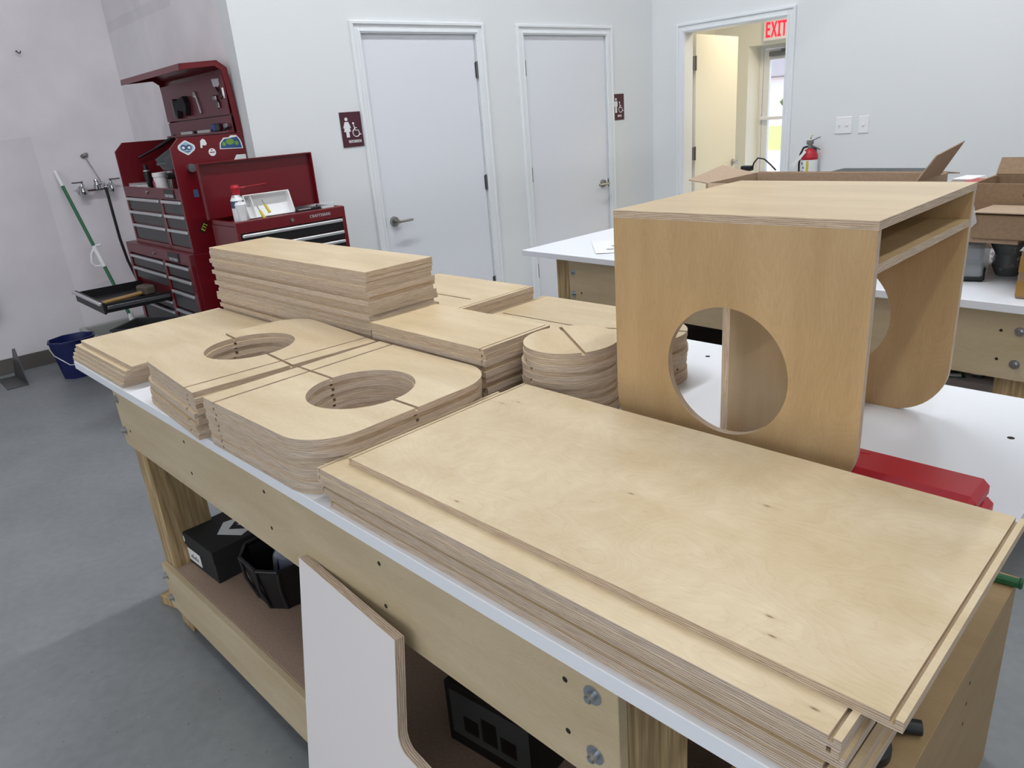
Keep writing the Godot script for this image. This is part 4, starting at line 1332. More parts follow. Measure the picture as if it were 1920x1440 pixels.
func lid_tools() -> void:
	# dark glove-like pouch
	var X := -3.8245
	var gl := thing_w("tool_pouch", "black pouch hanging on the open chest lid", "pouch", Vector3(X, 1.655, -0.76))
	var p := MB.new()
	p.xf = Transform3D(FXB, Vector3.ZERO)
	p.prism(PackedVector2Array([Vector2(-0.11, 0.11), Vector2(-0.06, 0.095), Vector2(-0.02, 0.1), Vector2(0.07, 0.115), Vector2(0.1, 0.06), Vector2(0.07, 0.0), Vector2(0.03, 0.03), Vector2(-0.05, 0.04), Vector2(-0.075, -0.01), Vector2(-0.1, 0.02)]), -0.03, 0)
	part(gl, "pocket", p, M.black_matte)
	part(gl, "strap", MB.new().bx(-0.034, -0.03, 0.0, 0.1, -0.12, -0.105), M.grey)
	# putty knife, wrench, pliers
	var pk := thing_w("putty_knife", "wide putty knife hanging on the chest lid", "putty knife", Vector3(X, 1.735, -0.205))
	var b := MB.new()
	b.xf = Transform3D(FXB, Vector3(0, 0, 0))
	b.prism(PackedVector2Array([Vector2(-0.055, 0.098), Vector2(0.05, 0.094), Vector2(0.045, 0.06), Vector2(0.0, 0.045), Vector2(-0.045, 0.06)]), -0.003, -0.001)
	part(pk, "blade", b, M.alu)
	part(pk, "handle", MB.new().tube([Vector3(-0.006, 0.05, 0.0), Vector3(-0.008, 0.02, 0.03), Vector3(-0.006, -0.012, 0.05)], 0.006, 8), M.black)
	var wr := thing_w("flat_wrench", "long flat steel wrench hanging on the chest lid", "wrench", Vector3(X, 1.66, -0.525))
	var w := MB.new()
	w.xf = Transform3D(FXB, Vector3.ZERO)
	w.prism(PackedVector2Array([Vector2(-0.04, 0.118), Vector2(-0.01, 0.122), Vector2(0.0, 0.1), Vector2(0.035, 0.005), Vector2(0.015, -0.002), Vector2(-0.012, 0.09), Vector2(-0.045, 0.1)]), -0.008, 0)
	part(wr, "shank", w, M.alu)
	part(wr, "jaw", MB.new().bx(-0.012, 0.0, 0.105, 0.125, -0.035, -0.01, 0.003), M.steel)
	var pr := thing_w("locking_pliers", "small locking pliers hanging on the chest lid", "pliers", Vector3(X, 1.685, -0.235))
	part(pr, "jaw", MB.new().box(Vector3(-0.008, 0.045, -0.01), Vector3(0.014, 0.03, 0.05), 0.005), M.steel)
	part(pr, "grip", MB.new().tube([Vector3(-0.008, 0.04, -0.015), Vector3(-0.008, 0.015, 0.005), Vector3(-0.008, -0.01, 0.02)], 0.007, 8).tube([Vector3(-0.008, 0.04, 0.005), Vector3(-0.008, 0.015, 0.025), Vector3(-0.008, -0.01, 0.032)], 0.006, 8), M.steel)
	var sc := thing_w("scraper", "white scraper standing on the chest lid", "scraper", Vector3(X, 1.725, -0.118))
	part(sc, "handle", MB.new().box(Vector3(-0.006, 0.03, 0), Vector3(0.01, 0.045, 0.012), 0.003), M.white)
	part(sc, "blade", MB.new().box(Vector3(-0.005, 0.004, 0), Vector3(0.003, 0.014, 0.018)), M.alu)
	var L := -3.8355
	var sb := thing_w("sanding_sponge", "blue and black sanding sponge on the lid ledge", "sponge", Vector3(L, 1.5482, -0.30))
	part(sb, "grip", MB.new().box(Vector3(0, 0.022, -0.022), Vector3(0.022, 0.044, 0.045), 0.006), M.blue)
	part(sb, "pad", MB.new().box(Vector3(0, 0.022, 0.03), Vector3(0.022, 0.042, 0.055), 0.005), M.black)
	var cg := thing_w("caulk_cutter", "grey pistol-shaped cutter on the lid ledge", "cutter", Vector3(L, 1.5482, -0.15))
	part(cg, "body", MB.new().box(Vector3(0, 0.025, -0.01), Vector3(0.02, 0.026, 0.04), 0.006), M.grey)
	part(cg, "grip", MB.new().tube([Vector3(0, 0.007, -0.035), Vector3(0, 0.015, 0.0), Vector3(0, 0.024, 0.035)], 0.0068, 8), M.black)
	for i in 2:
		var sl := thing_w("slim_ruler", ["slim steel ruler on the left of the lid ledge", "toothed steel strip in the middle of the lid ledge"][i], "ruler", Vector3(L, 1.5482, [-0.78, -0.495][i]))
		part(sl, "blade", MB.new().box(Vector3(0, 0.008, 0), Vector3(0.004, 0.016, 0.22)), M.alu)
		part(sl, "end_cap", MB.new().box(Vector3(0, 0.009, 0.1), Vector3(0.008, 0.018, 0.02), 0.002), M.grey)
	# in the tray
	var fl := 1.2365
	var bt := thing_w("spray_bottle", "slim black bottle in the chest tray", "bottle", Vector3(-4.06, fl, -1.03))
	part(bt, "body", MB.new().lathe([Vector2(0, 0), Vector2(0.022, 0.0), Vector2(0.022, 0.105), Vector2(0.016, 0.115), Vector2(0, 0.115)], Vector3.ZERO, 16), M.black)
	part(bt, "band", MB.new().cyl(Vector3(0, 0.106, 0), Vector3(0, 0.114, 0), 0.0205, -1, 16), M.alu)
	part(bt, "cap", MB.new().cyl(Vector3(0, 0.1155, 0), Vector3(0, 0.15, 0), 0.016, 0.014, 14), M.black)
	var wb := thing_w("clear_case", "pale clear case in the far end of the chest tray", "case", Vector3(-4.13, fl, -1.03), 0.1)
	part(wb, "base", MB.new().box(Vector3(0, 0.014, 0), Vector3(0.07, 0.028, 0.13), 0.003), M.sticker_white)
	part(wb, "lid", MB.new().box(Vector3(0, 0.036, 0), Vector3(0.068, 0.014, 0.128), 0.003), M.clear)
	var jr := thing_w("white_jar", "white plastic jar with a pink label in the chest tray", "jar", Vector3(-4.09, fl, -0.70))
	part(jr, "body", MB.new().lathe([Vector2(0, 0), Vector2(0.038, 0.0), Vector2(0.04, 0.005), Vector2(0.04, 0.075), Vector2(0.034, 0.08), Vector2(0, 0.08)], Vector3.ZERO, 20), M.white)
	part(jr, "cap", MB.new().lathe([Vector2(0.0, 0.08), Vector2(0.043, 0.08), Vector2(0.043, 0.1), Vector2(0.04, 0.103), Vector2(0, 0.103)], Vector3.ZERO, 20), M.white)
	part(jr, "label", MB.new().bx(-0.0425, -0.034, 0.02, 0.055, -0.022, 0.008), mat(rgb(190, 80, 110), 0.6))
	var cp := thing_w("clear_cup", "small clear cup behind the white jar", "cup", Vector3(-4.0, fl, -0.86))
	part(cp, "wall", MB.new().lathe([Vector2(0, 0), Vector2(0.035, 0.0), Vector2(0.048, 0.1), Vector2(0.046, 0.1), Vector2(0.033, 0.004), Vector2(0, 0.004)], Vector3.ZERO, 18), M.clear)
	part(cp, "contents", MB.new().cyl(Vector3(0, 0.005, 0), Vector3(0, 0.06, 0), 0.031, 0.037, 14), M.bin_grey)
	var cl := thing_w("small_tub", "small white tub at the front of the chest tray", "tub", Vector3(-4.155, fl, -0.80))
	part(cl, "top", MB.new().cyl(Vector3(0, 0.004, 0), Vector3(0, 0.02, 0), 0.022, 0.02, 18), M.white)
	part(cl, "skirt", MB.new().cyl(Vector3(0, 0, 0), Vector3(0, 0.004, 0), 0.024, -1, 18), M.white)
	var bn := thing_w("grey_bin", "grey hanging parts bin above the white jar", "bin", Vector3(-4.0, 1.395, -0.58), 0.15)
	var hb := MB.new()
	hb.xf = Transform3D(Basis(Vector3(0, 0, 1), 0.5), Vector3.ZERO)
	hb.bx(-0.09, 0.09, 0.0, 0.004, -0.055, 0.055).bx(-0.09, 0.09, 0.004, 0.075, -0.055, -0.051).bx(-0.09, 0.09, 0.004, 0.075, 0.051, 0.055).bx(-0.09, -0.086, 0.004, 0.05, -0.051, 0.051).bx(0.086, 0.09, 0.004, 0.09, -0.051, 0.051)
	part(bn, "tub", hb, M.bin_grey)
	var li := MB.new()
	li.xf = hb.xf
	li.bx(-0.1, -0.09, 0.04, 0.052, -0.058, 0.058)
	part(bn, "lip", li, M.bin_grey)
	part(bn, "post", MB.new().bx(0.0, 0.03, -0.158, 0.0, -0.02, 0.02), M.black)
	var gn := thing_w("glue_gun", "black glue gun at the near end of the chest tray", "glue gun", Vector3(-4.06, fl, -0.48))
	part(gn, "body", MB.new().box(Vector3(0, 0.085, 0), Vector3(0.14, 0.035, 0.035), 0.01), M.black)
	part(gn, "grip", MB.new().tube([Vector3(0.03, 0.08, 0), Vector3(0.04, 0.04, 0), Vector3(0.05, 0.013, 0)], 0.0125, 10), M.black)
	part(gn, "stand", MB.new().tube([Vector3(-0.04, 0.07, 0.0), Vector3(-0.05, 0.004, 0.02), Vector3(-0.05, 0.004, -0.02), Vector3(-0.04, 0.07, 0)], 0.003, 6), M.steel)


func chest_items() -> void:
	var Y := 1.0655
	var cn := thing_w("spray_can", "white spray can with red nozzle and straw on the low chest", "spray can", Vector3(-4.03, Y, 0.25))
	part(cn, "body", MB.new().lathe([Vector2(0, 0), Vector2(0.031, 0.0), Vector2(0.033, 0.003), Vector2(0.033, 0.125), Vector2(0.026, 0.14), Vector2(0, 0.142)], Vector3.ZERO, 20), M.white)
	part(cn, "printed_band", MB.new().lathe([Vector2(0.0334, 0.085), Vector2(0.0334, 0.122)], Vector3.ZERO, 20), M.sticker_navy)
	part(cn, "dome", MB.new().lathe([Vector2(0.026, 0.1405), Vector2(0.02, 0.152), Vector2(0, 0.154)], Vector3.ZERO, 20), M.alu)
	var nz := part(cn, "nozzle", MB.new().lathe([Vector2(0.018, 0.1545), Vector2(0.02, 0.17), Vector2(0.026, 0.19), Vector2(0.02, 0.203), Vector2(0, 0.205)], Vector3(0.004, 0, 0), 14), M.case_red)
	part(nz, "straw", MB.new().cyl(Vector3(0.028, 0.186, 0), Vector3(0.06, 0.188, 0), 0.0045, -1, 8).cyl(Vector3(0.06, 0.188, 0), Vector3(0.185, 0.194, 0), 0.0018, -1, 6), M.case_red)
	var sb := thing_w("white_bottle", "squat white squeeze bottle beside the spray can", "bottle", Vector3(-4.042, Y, 0.318))
	part(sb, "body", MB.new().lathe([Vector2(0, 0), Vector2(0.02, 0.0), Vector2(0.022, 0.05), Vector2(0.03, 0.105), Vector2(0.024, 0.118), Vector2(0, 0.12)], Vector3.ZERO, 16, 1.1, 0.6), M.white)
	part(sb, "cap", MB.new().cyl(Vector3(0, 0.12, 0), Vector3(0, 0.13, 0), 0.011, 0.008, 12), M.white)
	# white parts tray tipped towards the camera
	var tr := thing_w("parts_tray", "white divided tray of tools tipped up on the low chest", "tray", Vector3(-3.86, Y + 0.004, 0.255))
	var tb := Basis(Vector3(1, 0, 0), -1.15)
	var m := MB.new()
	m.xf = Transform3D(tb, Vector3(0, 0.0, 0.03))
	m.bx(-0.135, 0.135, 0.0, 0.004, -0.0, 0.135)
	m.xf = Transform3D(Basis(Vector3(1, 0, 0), 1.15), Vector3(0, 0.0, 0.04))
	m = MB.new()
	# back plate leans away, rim walls stand towards the camera
	m.xf = Transform3D(Basis(Vector3(1, 0, 0), -0.35), Vector3(0, 0.004, 0.0))
	m.bx(-0.135, 0.135, 0.0, 0.13, -0.004, 0.0, 0.001)
	m.bx(-0.135, 0.135, 0.126, 0.13, 0.0, 0.045).bx(-0.135, 0.135, 0.0, 0.004, 0.0, 0.045)
	m.bx(-0.135, -0.131, 0.004, 0.126, 0.0, 0.045).bx(0.128, 0.135, 0.004, 0.126, 0.0, 0.05, 0.002)
	part(tr, "shell", m, M.white)
	var dv := MB.new()
	dv.xf = m.xf
	dv.bx(-0.092, -0.088, 0.004, 0.126, 0.0, 0.038)
	part(tr, "divider", dv, M.white)
	for i in 2:
		var y0: float = [0.03, 0.0][i]
		var pl := thing_w("yellow_screwdriver", ["upper yellow-handled screwdriver in the white tray", "lower yellow-handled screwdriver in the white tray"][i], "screwdriver", Vector3([-3.885, -3.915][i], Y + 0.012 + y0, 0.315 - i * 0.01))
		part(pl, "grip", MB.new().cyl(Vector3(0, 0.0, 0), Vector3(-0.012, 0.045, -0.02), 0.009, 0.007, 10), M.yellow)
		part(pl, "shank", MB.new().cyl(Vector3(-0.012, 0.045, -0.02), Vector3(-0.018, 0.07, -0.034), 0.003, -1, 8), M.steel)
	var lv := thing_w("black_level", "black ruler-like tool lying at the right of the low chest", "tool", Vector3(-3.64, Y, 0.285), 0.05)
	part(lv, "body", MB.new().box(Vector3(0, 0.017, 0), Vector3(0.16, 0.034, 0.03), 0.004), M.black)
	part(lv, "edge_strip", MB.new().box(Vector3(-0.03, 0.030, 0.0155), Vector3(0.08, 0.006, 0.002)), M.alu)
	var gb := thing_w("glass_case", "small clear case on the right corner of the low chest", "case", Vector3(-3.515, Y, 0.27))
	part(gb, "base", MB.new().box(Vector3(0, 0.012, 0), Vector3(0.075, 0.024, 0.06), 0.002), M.sticker_white)
	part(gb, "lid", MB.new().box(Vector3(0, 0.034, 0), Vector3(0.077, 0.02, 0.062), 0.002), M.clear)


func wash_corner() -> void:
	# wall faucet
	var f := thing_w("wall_faucet", "chrome service faucet with lever handles on the patched wall", "faucet", Vector3(-4.12, 1.22, -2.1))
	for sx in [-1.0, 1.0]:
		var x: float = sx * 0.1
		part(f, "valve", MB.new().cyl(Vector3(x, 0, 0), Vector3(x, 0, 0.03), 0.034, 0.03, 18).lathe([Vector2(0, -0.042), Vector2(0.024, -0.03), Vector2(0.03, -0.008), Vector2(0.024, 0.018), Vector2(0.014, 0.03), Vector2(0.012, 0.05), Vector2(0, 0.052)], Vector3(x, 0, 0.055), 18), M.chrome)
		part(f, "lever", MB.new().cyl(Vector3(x, 0.05, 0.055), Vector3(x, 0.062, 0.055), 0.006, -1, 10).tube([Vector3(x - sx * 0.01, 0.062, 0.055), Vector3(x + sx * 0.03, 0.06, 0.058), Vector3(x + sx * 0.066, 0.062, 0.06)], 0.005, 8), M.hinge)
	part(f, "bridge", MB.new().cyl(Vector3(-0.1, 0.0, 0.055), Vector3(0.1, 0.0, 0.055), 0.012, -1, 14).lathe([Vector2(0, 0), Vector2(0.022, 0.0), Vector2(0.024, 0.03), Vector2(0.016, 0.052), Vector2(0.02, 0.06), Vector2(0.016, 0.07), Vector2(0, 0.072)], Vector3(0.0, 0.0, 0.055), 16), M.chrome)
	part(f, "spout", MB.new().tube([Vector3(0.01, 0.03, 0.06), Vector3(0.02, 0.045, 0.1), Vector3(0.025, 0.04, 0.14), Vector3(0.028, 0.01, 0.155)], 0.012, 10), M.chrome)
	part(f, "brace_rod", MB.new().cyl(Vector3(0.02, 0.05, 0.11), Vector3(-0.02, 0.24, 0.006), 0.0045, -1, 8), M.steel)
	part(f, "brace_flange", MB.new().cyl(Vector3(-0.022, 0.246, 0.004), Vector3(-0.019, 0.234, 0.012), 0.03, 0.022, 20), M.steel)
	var hz := single_w("rubber_hose", "black rubber hose hanging from the faucet", "hose", MB.new().tube([Vector3(0, 0, 0), Vector3(0.002, -0.06, 0.004), Vector3(0.004, -0.2, 0.002), Vector3(0.01, -0.38, -0.01), Vector3(0.028, -0.55, -0.02), Vector3(0.06, -0.7, -0.03), Vector3(0.09, -0.85, -0.02), Vector3(0.1, -1.02, 0.0), Vector3(0.09, -1.05, 0.03)], 0.0105, 10), M.black, Vector3(-4.092, 1.228, -1.945))
	# floor sink
	var s := thing_w("mop_sink", "low grey mop sink on the floor under the faucet", "sink", Vector3(-4.17, 0, -1.82))
	part(s, "basin", MB.new().bx(-0.33, 0.33, 0, 0.04, -0.26, 0.26).bx(-0.33, 0.33, 0.04, 0.22, -0.26, -0.225, 0.006).bx(-0.33, 0.33, 0.04, 0.22, 0.225, 0.26, 0.006).bx(-0.33, -0.295, 0.04, 0.22, -0.225, 0.225, 0.006).bx(0.295, 0.33, 0.04, 0.22, -0.225, 0.225, 0.006), M.basin)
	part(s, "drain", MB.new().cyl(Vector3(0, 0.04, 0), Vector3(0, 0.044, 0), 0.05, -1, 20), M.steel)
	# brush with green pole
	var b := thing_w("floor_brush", "green-poled floor brush with white grip leaning on the wall", "brush", Vector3(-4.235, 0.2205, -1.585))
	var top := Vector3(-0.128, 1.155, -0.498)
	var foot := Vector3(0.0, 0.075, -0.005)
	part(b, "pole", MB.new().cyl(foot, foot.lerp(top, 0.9), 0.0125, -1, 12), M.green)
	part(b, "pole_tip", MB.new().cyl(foot.lerp(top, 0.9), top, 0.014, 0.012, 12), M.white)
	var g0 := foot.lerp(top, 0.36)
	var g1 := foot.lerp(top, 0.50)
	part(b, "hand_grip", MB.new().cyl(g0, g1, 0.017, 0.016, 12).tube([g1, g1 + Vector3(0.045, 0.005, 0.02)], 0.009, 8).tube([g1 + Vector3(0, -0.01, 0), g1 + Vector3(-0.035, -0.05, 0.02), g1 + Vector3(-0.05, -0.11, 0.03), g1 + Vector3(-0.03, -0.14, 0.03), g0 + Vector3(0, 0.01, 0)], 0.009, 8), M.white)
	part(b, "socket", MB.new().cyl(Vector3(0, 0.03, 0), foot + Vector3(0, 0.05, -0.01), 0.024, 0.016, 12).box(Vector3(0.02, 0.05, 0), Vector3(0.06, 0.05, 0.02), 0.008), M.white)
	part(b, "head", MB.new().box(Vector3(0.02, 0.028, 0), Vector3(0.27, 0.016, 0.06), 0.005), M.white)
	part(b, "bristles", MB.new().box(Vector3(0.02, 0.0102, 0), Vector3(0.26, 0.02, 0.055), 0.004), M.bristle)
	# mop bucket
	var k := thing_w("mop_bucket", "navy blue mop bucket with wire bail on the floor", "bucket", Vector3(-4.66, 0, -1.56), 0.2)
	var wall := MB.new()
	wall.lathe([Vector2(0, 0.0), Vector2(0.115, 0.0), Vector2(0.155, 0.265), Vector2(0.163, 0.265), Vector2(0.163, 0.275), Vector2(0.15, 0.275), Vector2(0.11, 0.008), Vector2(0, 0.008)], Vector3.ZERO, 8, 1.0, 0.85)
	part(k, "tub", wall, M.navy)
	part(k, "bail", MB.new().tube([Vector3(-0.163, 0.25, 0), Vector3(-0.17, 0.2, 0.08), Vector3(-0.12, 0.13, 0.165), Vector3(0.0, 0.11, 0.19), Vector3(0.12, 0.13, 0.165), Vector3(0.17, 0.2, 0.08), Vector3(0.163, 0.25, 0)], 0.004, 6), M.alu)
	part(k, "bail_grip", MB.new().tube([Vector3(-0.06, 0.118, 0.18), Vector3(0.0, 0.11, 0.19), Vector3(0.06, 0.118, 0.18)], 0.009, 8), M.white)
	var lb := MB.new().bx(-0.05, 0.06, 0.12, 0.18, 0.1165, 0.123)
	part(k, "label", lb, mat(rgb(178, 120, 126), 0.6))
	# steel angle leaning by the base
	var a := thing_w("steel_angle", "grey steel angle plate standing on the floor by the wall", "plate", Vector3(-4.97, 0, -1.82), 0.0)
	part(a, "upright", MB.new().sheet(Vector3(-0.03, 0.0, -0.16), Vector3(-0.01, 0.0, 0.19), Vector3(-0.01, 0.03, 0.19), Vector3(0.01, 0.21, -0.1), 0.005).sheet(Vector3(-0.03, 0.0, -0.16), Vector3(-0.01, 0.03, 0.19), Vector3(0.01, 0.21, -0.1), Vector3(0.0, 0.2, -0.14), 0.005), M.hinge)
	part(a, "foot", MB.new().bx(-0.14, -0.012, 0, 0.005, -0.15, 0.19), M.hinge)
	var gbx := thing_w("wall_box", "grey metal box on the patched wall at the picture edge", "box", Vector3(-5.02, 0.47, -2.1))
	part(gbx, "housing", MB.new().bx(-0.2, 0.02, -0.08, 0.1, 0.0, 0.08, 0.004), M.grey)
	part(gbx, "cover", MB.new().bx(-0.19, 0.012, -0.072, 0.092, 0.08, 0.085, 0.002), M.hinge)
	# dark bin in front of the chest
	var bn := thing_w("black_bin", "black storage bin on the floor before the rolling cabinet", "bin", Vector3(-4.45, 0, -0.02), 0.72)
	part(bn, "tub", MB.new().bx(-0.12, 0.12, 0, 0.01, -0.26, 0.26).bx(-0.12, 0.12, 0.01, 0.57, -0.26, -0.253).bx(-0.12, 0.12, 0.01, 0.57, 0.253, 0.26).bx(-0.12, -0.113, 0.01, 0.57, -0.253, 0.253).bx(0.113, 0.12, 0.01, 0.57, -0.253, 0.253), M.black_matte)
	part(bn, "rim", MB.new().bx(-0.128, 0.128, 0.56, 0.572, 0.26, 0.268, 0.002).bx(-0.128, 0.128, 0.56, 0.572, -0.268, -0.26, 0.002).bx(-0.128, -0.12, 0.56, 0.572, -0.26, 0.26, 0.002).bx(0.12, 0.128, 0.56, 0.572, -0.26, 0.26, 0.002), M.black_matte)
	# hook in the wall
	var hk := single_w("wall_hook", "small black screw hook high on the patched wall", "hook", MB.new().tube([Vector3(0, 0.012, 0), Vector3(0, 0.012, 0.02), Vector3(0.004, 0.0, 0.03), Vector3(0.016, -0.004, 0.028), Vector3(0.022, 0.01, 0.026)], 0.004, 6), M.black, Vector3(-4.39, 2.165, -2.1))


func carton(nm: String, label: String, pos: Vector3, yaw: float, s: Vector3, m: Material, taped := true) -> Node3D:
	var o := thing(nm, label, "box", pos, yaw)
	part(o, "body", MB.new().bx(-s.x / 2, s.x / 2, 0, s.y, -s.z / 2, s.z / 2, 0.002), m)
	if taped:
		part(o, "tape", MB.new().bx(-s.x / 2 - 0.0004, s.x / 2 + 0.0004, s.y * 0.5, s.y + 0.0004, -0.025, 0.025), M.tape)
	return o


func back_bench() -> void:
	var y := HB
	# drawing sheet
	var p := MB.new()
	for i in 6:
		var x0 := -0.12 + i * 0.04
		var h0 := 0.0006 + 0.006 * pow((i - 5) / 5.0, 2.0) * 0.4
		var h1 := 0.0006 + 0.006 * pow((i - 4) / 5.0, 2.0) * 0.4
		p.sheet(Vector3(x0, h0, -0.16), Vector3(x0, h0, 0.16), Vector3(x0 + 0.04, h1, 0.16), Vector3(x0 + 0.04, h1, -0.16), 0.0004)
	var sh := thing("drawing_sheet", "white paper sheet with faint sketches on the back bench", "paper", Vector3(0.43, y + 0.0006, -2.20), 0.75)
	part(sh, "paper", p, M.white)
	var ink := MB.new()
	for q in [Vector2(-0.05, 0.09), Vector2(0.0, 0.06), Vector2(0.03, 0.1), Vector2(-0.02, 0.01), Vector2(0.05, 0.03)]:
		var ring: Array = []
		for i in 13:
			ring.append(Vector3(q.x + cos(TAU * i / 12) * 0.015, 0.0042, q.y + sin(TAU * i / 12) * 0.012))
		ink.tube(ring, 0.0007, 4)
		ink.tube([Vector3(q.x - 0.02, 0.0042, q.y - 0.018), Vector3(q.x + 0.018, 0.0042, q.y - 0.016)], 0.0006, 4)
	part(sh, "sketch_lines", ink, M.grey)
	# long open carton
	var c := thing("open_carton", "long open cardboard box with flaps up behind the desk", "box", Vector3(1.28, y + 0.0003, -2.36), -0.02)
	var H := 0.29
	part(c, "bottom", MB.new().bx(-0.38, 0.38, 0, 0.006, -0.2, 0.2), M.cardboard)
	part(c, "wall", MB.new().bx(-0.38, 0.38, 0.006, H, 0.194, 0.2), M.cardboard)
	part(c, "wall", MB.new().bx(-0.38, 0.38, 0.006, H, -0.2, -0.194), M.cardboard)
	part(c, "wall", MB.new().bx(-0.38, -0.374, 0.006, H, -0.194, 0.194), M.cardboard)
	part(c, "wall", MB.new().bx(0.374, 0.38, 0.006, H, -0.194, 0.194), M.cardboard)
	part(c, "flap", MB.new().sheet(Vector3(-0.38, H, -0.19), Vector3(-0.38, H, 0.19), Vector3(-0.48, H + 0.010, 0.17), Vector3(-0.53, H + 0.035, -0.17), 0.004), M.cardboard)
	part(c, "flap", MB.new().sheet(Vector3(-0.37, H, 0.2), Vector3(0.37, H, 0.2), Vector3(0.37, H - 0.12, 0.29), Vector3(-0.30, H - 0.12, 0.29), 0.004), M.cardboard)
	part(c, "flap", MB.new().sheet(Vector3(-0.37, H, -0.2), Vector3(0.37, H, -0.2), Vector3(0.37, H - 0.022, -0.37), Vector3(-0.37, H - 0.022, -0.37), 0.004), M.cardboard)
	part(c, "flap", MB.new().sheet(Vector3(0.38, H, -0.12), Vector3(0.38, H, 0.12), Vector3(0.43, H + 0.085, 0.1), Vector3(0.45, H + 0.115, -0.1), 0.004), M.cardboard)
	var cb := thing("black_charger", "black charger with looped cable on the open cardboard box", "charger", Vector3(0.86, y + 0.2925, -2.605))
	part(cb, "plug", MB.new().box(Vector3(-0.02, 0.012, 0), Vector3(0.05, 0.022, 0.03), 0.003), M.black)
	part(cb, "cable", MB.new().tube([Vector3(0.004, 0.01, 0), Vector3(0.012, 0.035, 0), Vector3(0.03, 0.055, 0.0), Vector3(0.06, 0.05, 0), Vector3(0.09, 0.026, 0.0), Vector3(0.115, 0.003, 0.0)], 0.0035, 6), M.black)
	# black tote behind the carton
	var bt := thing("black_tote", "low black tote with lid behind the open cardboard box", "tote", Vector3(1.28, y + 0.0003, -2.89), -0.036)
	part(bt, "tub", MB.new().bx(-0.17, 0.17, 0, 0.235, -0.14, 0.14, 0.004), M.black_matte)
	part(bt, "lid", MB.new().bx(-0.2, 0.2, 0.235, 0.258, -0.155, 0.155, 0.006), M.black)
	part(bt, "latch", MB.new().bx(0.11, 0.15, 0.2585, 0.272, 0.1, 0.13, 0.002), M.black)
	part(bt, "latch", MB.new().bx(-0.2, -0.18, 0.2585, 0.268, 0.1, 0.13, 0.002), M.black)
	# cartons at the right
	carton("sealed_carton", "plain sealed carton at the back of the second bench", Vector3(1.92, y + 0.0003, -2.82), -0.036, Vector3(0.62, 0.225, 0.3), M.cardboard)
	var rb := thing("red_folder", "thin red folder on top of the plain sealed carton", "folder", Vector3(1.76, y + 0.2262, -2.78), 0.2)
	part(rb, "cover", MB.new().bx(-0.09, 0.09, 0, 0.004, -0.06, 0.06).bx(-0.09, 0.09, 0.009, 0.013, -0.06, 0.06), M.case_red)
	part(rb, "pages", MB.new().bx(-0.087, 0.085, 0.004, 0.009, -0.057, 0.057), M.white)
	var pp := thing("paper_stack", "small stack of white papers on the plain sealed carton", "paper", Vector3(1.655, y + 0.2262, -2.84), -0.1)
	for i in 4:
		part(pp, "page", MB.new().box(Vector3(0.002 * i, 0.0025 + 0.004 * i, 0.003 * (i % 2)), Vector3(0.1 - 0.01 * i, 0.0036, 0.14)), M.white)
	var tp := thing("taped_carton", "brown carton wound with shiny tape at the right picture edge", "box", Vector3(2.24, y + 0.0003, -2.09), -0.036)
	part(tp, "body", MB.new().bx(-0.19, 0.19, 0, 0.142, -0.15, 0.15, 0.003), M.cardboard_dark)
	for ty in [0.03, 0.1]:
		part(tp, "tape", MB.new().bx(-0.1906, 0.1906, ty - 0.022, ty + 0.022, -0.1506, 0.1506), M.tape)
	part(tp, "plastic_film", MB.new().sheet(Vector3(-0.195, 0.138, 0.153), Vector3(0.195, 0.138, 0.153), Vector3(0.195, 0.147, 0.1), Vector3(-0.195, 0.147, 0.1), 0.0004), M.clear)
	var mc := thing("wrapped_machine", "dark boxy machine wrapped in clear plastic under the cartons", "machine", Vector3(1.80, y + 0.0003, -2.20), 0.35)
	part(mc, "housing", MB.new().bx(-0.09, 0.09, 0, 0.05, -0.12, 0.12, 0.006).bx(-0.085, 0.085, 0.05, 0.122, -0.115, 0.08, 0.012), M.black)
	part(mc, "film", MB.new().bx(-0.096, 0.096, 0.002, 0.1265, -0.126, 0.126, 0.02), M.clear)
	var bw := thing("bubble_bundle", "bundle of bubble wrap beside the dark machine", "bubble wrap", Vector3(1.955, y + 0.0003, -2.25))
	var bub := MB.new()
	var g := RandomNumberGenerator.new()
	g.seed = 5
	bub.lathe([Vector2(0, 0), Vector2(0.03, 0.0), Vector2(0.045, 0.03), Vector2(0.04, 0.07), Vector2(0.055, 0.1), Vector2(0.05, 0.122), Vector2(0, 0.124)], Vector3.ZERO, 9)
	part(bw, "roll", bub, M.bin_grey)
	var fm := MB.new()
	for i in 40:
		var a := g.randf() * TAU
		var hh := g.randf_range(0.02, 0.118)
		var r := 0.046 if hh > 0.05 else 0.04
		fm.lathe([Vector2(0, -0.007), Vector2(0.007, 0), Vector2(0, 0.007)], Vector3(cos(a) * r, hh, sin(a) * r), 6)
	part(bw, "bubbles", fm, M.clear)
	# pad and cartons resting on them
	var lc := thing("flat_pad", "pale cardboard pad lying on the wrapped machine", "pad", Vector3(1.89, y + 0.128, -2.225), -0.036)
	part(lc, "sheet", MB.new().bx(-0.17, 0.12, 0, 0.008, -0.13, 0.13, 0.002).bx(-0.17, 0.12, 0.0085, 0.0165, -0.13, 0.13, 0.003), M.cardboard)
	part(lc, "rolled_edge", MB.new().cyl(Vector3(-0.17, 0.008, 0.13), Vector3(0.12, 0.008, 0.13), 0.0085, -1, 10), M.cardboard)
	var mid := thing("shallow_carton", "shallow carton with a lifted flap under the marked box", "box", Vector3(2.16, y + 0.1446, -2.17), -0.036)
	part(mid, "body", MB.new().bx(-0.28, 0.28, 0.0, 0.072, -0.11, 0.11, 0.003), M.cardboard_dark)
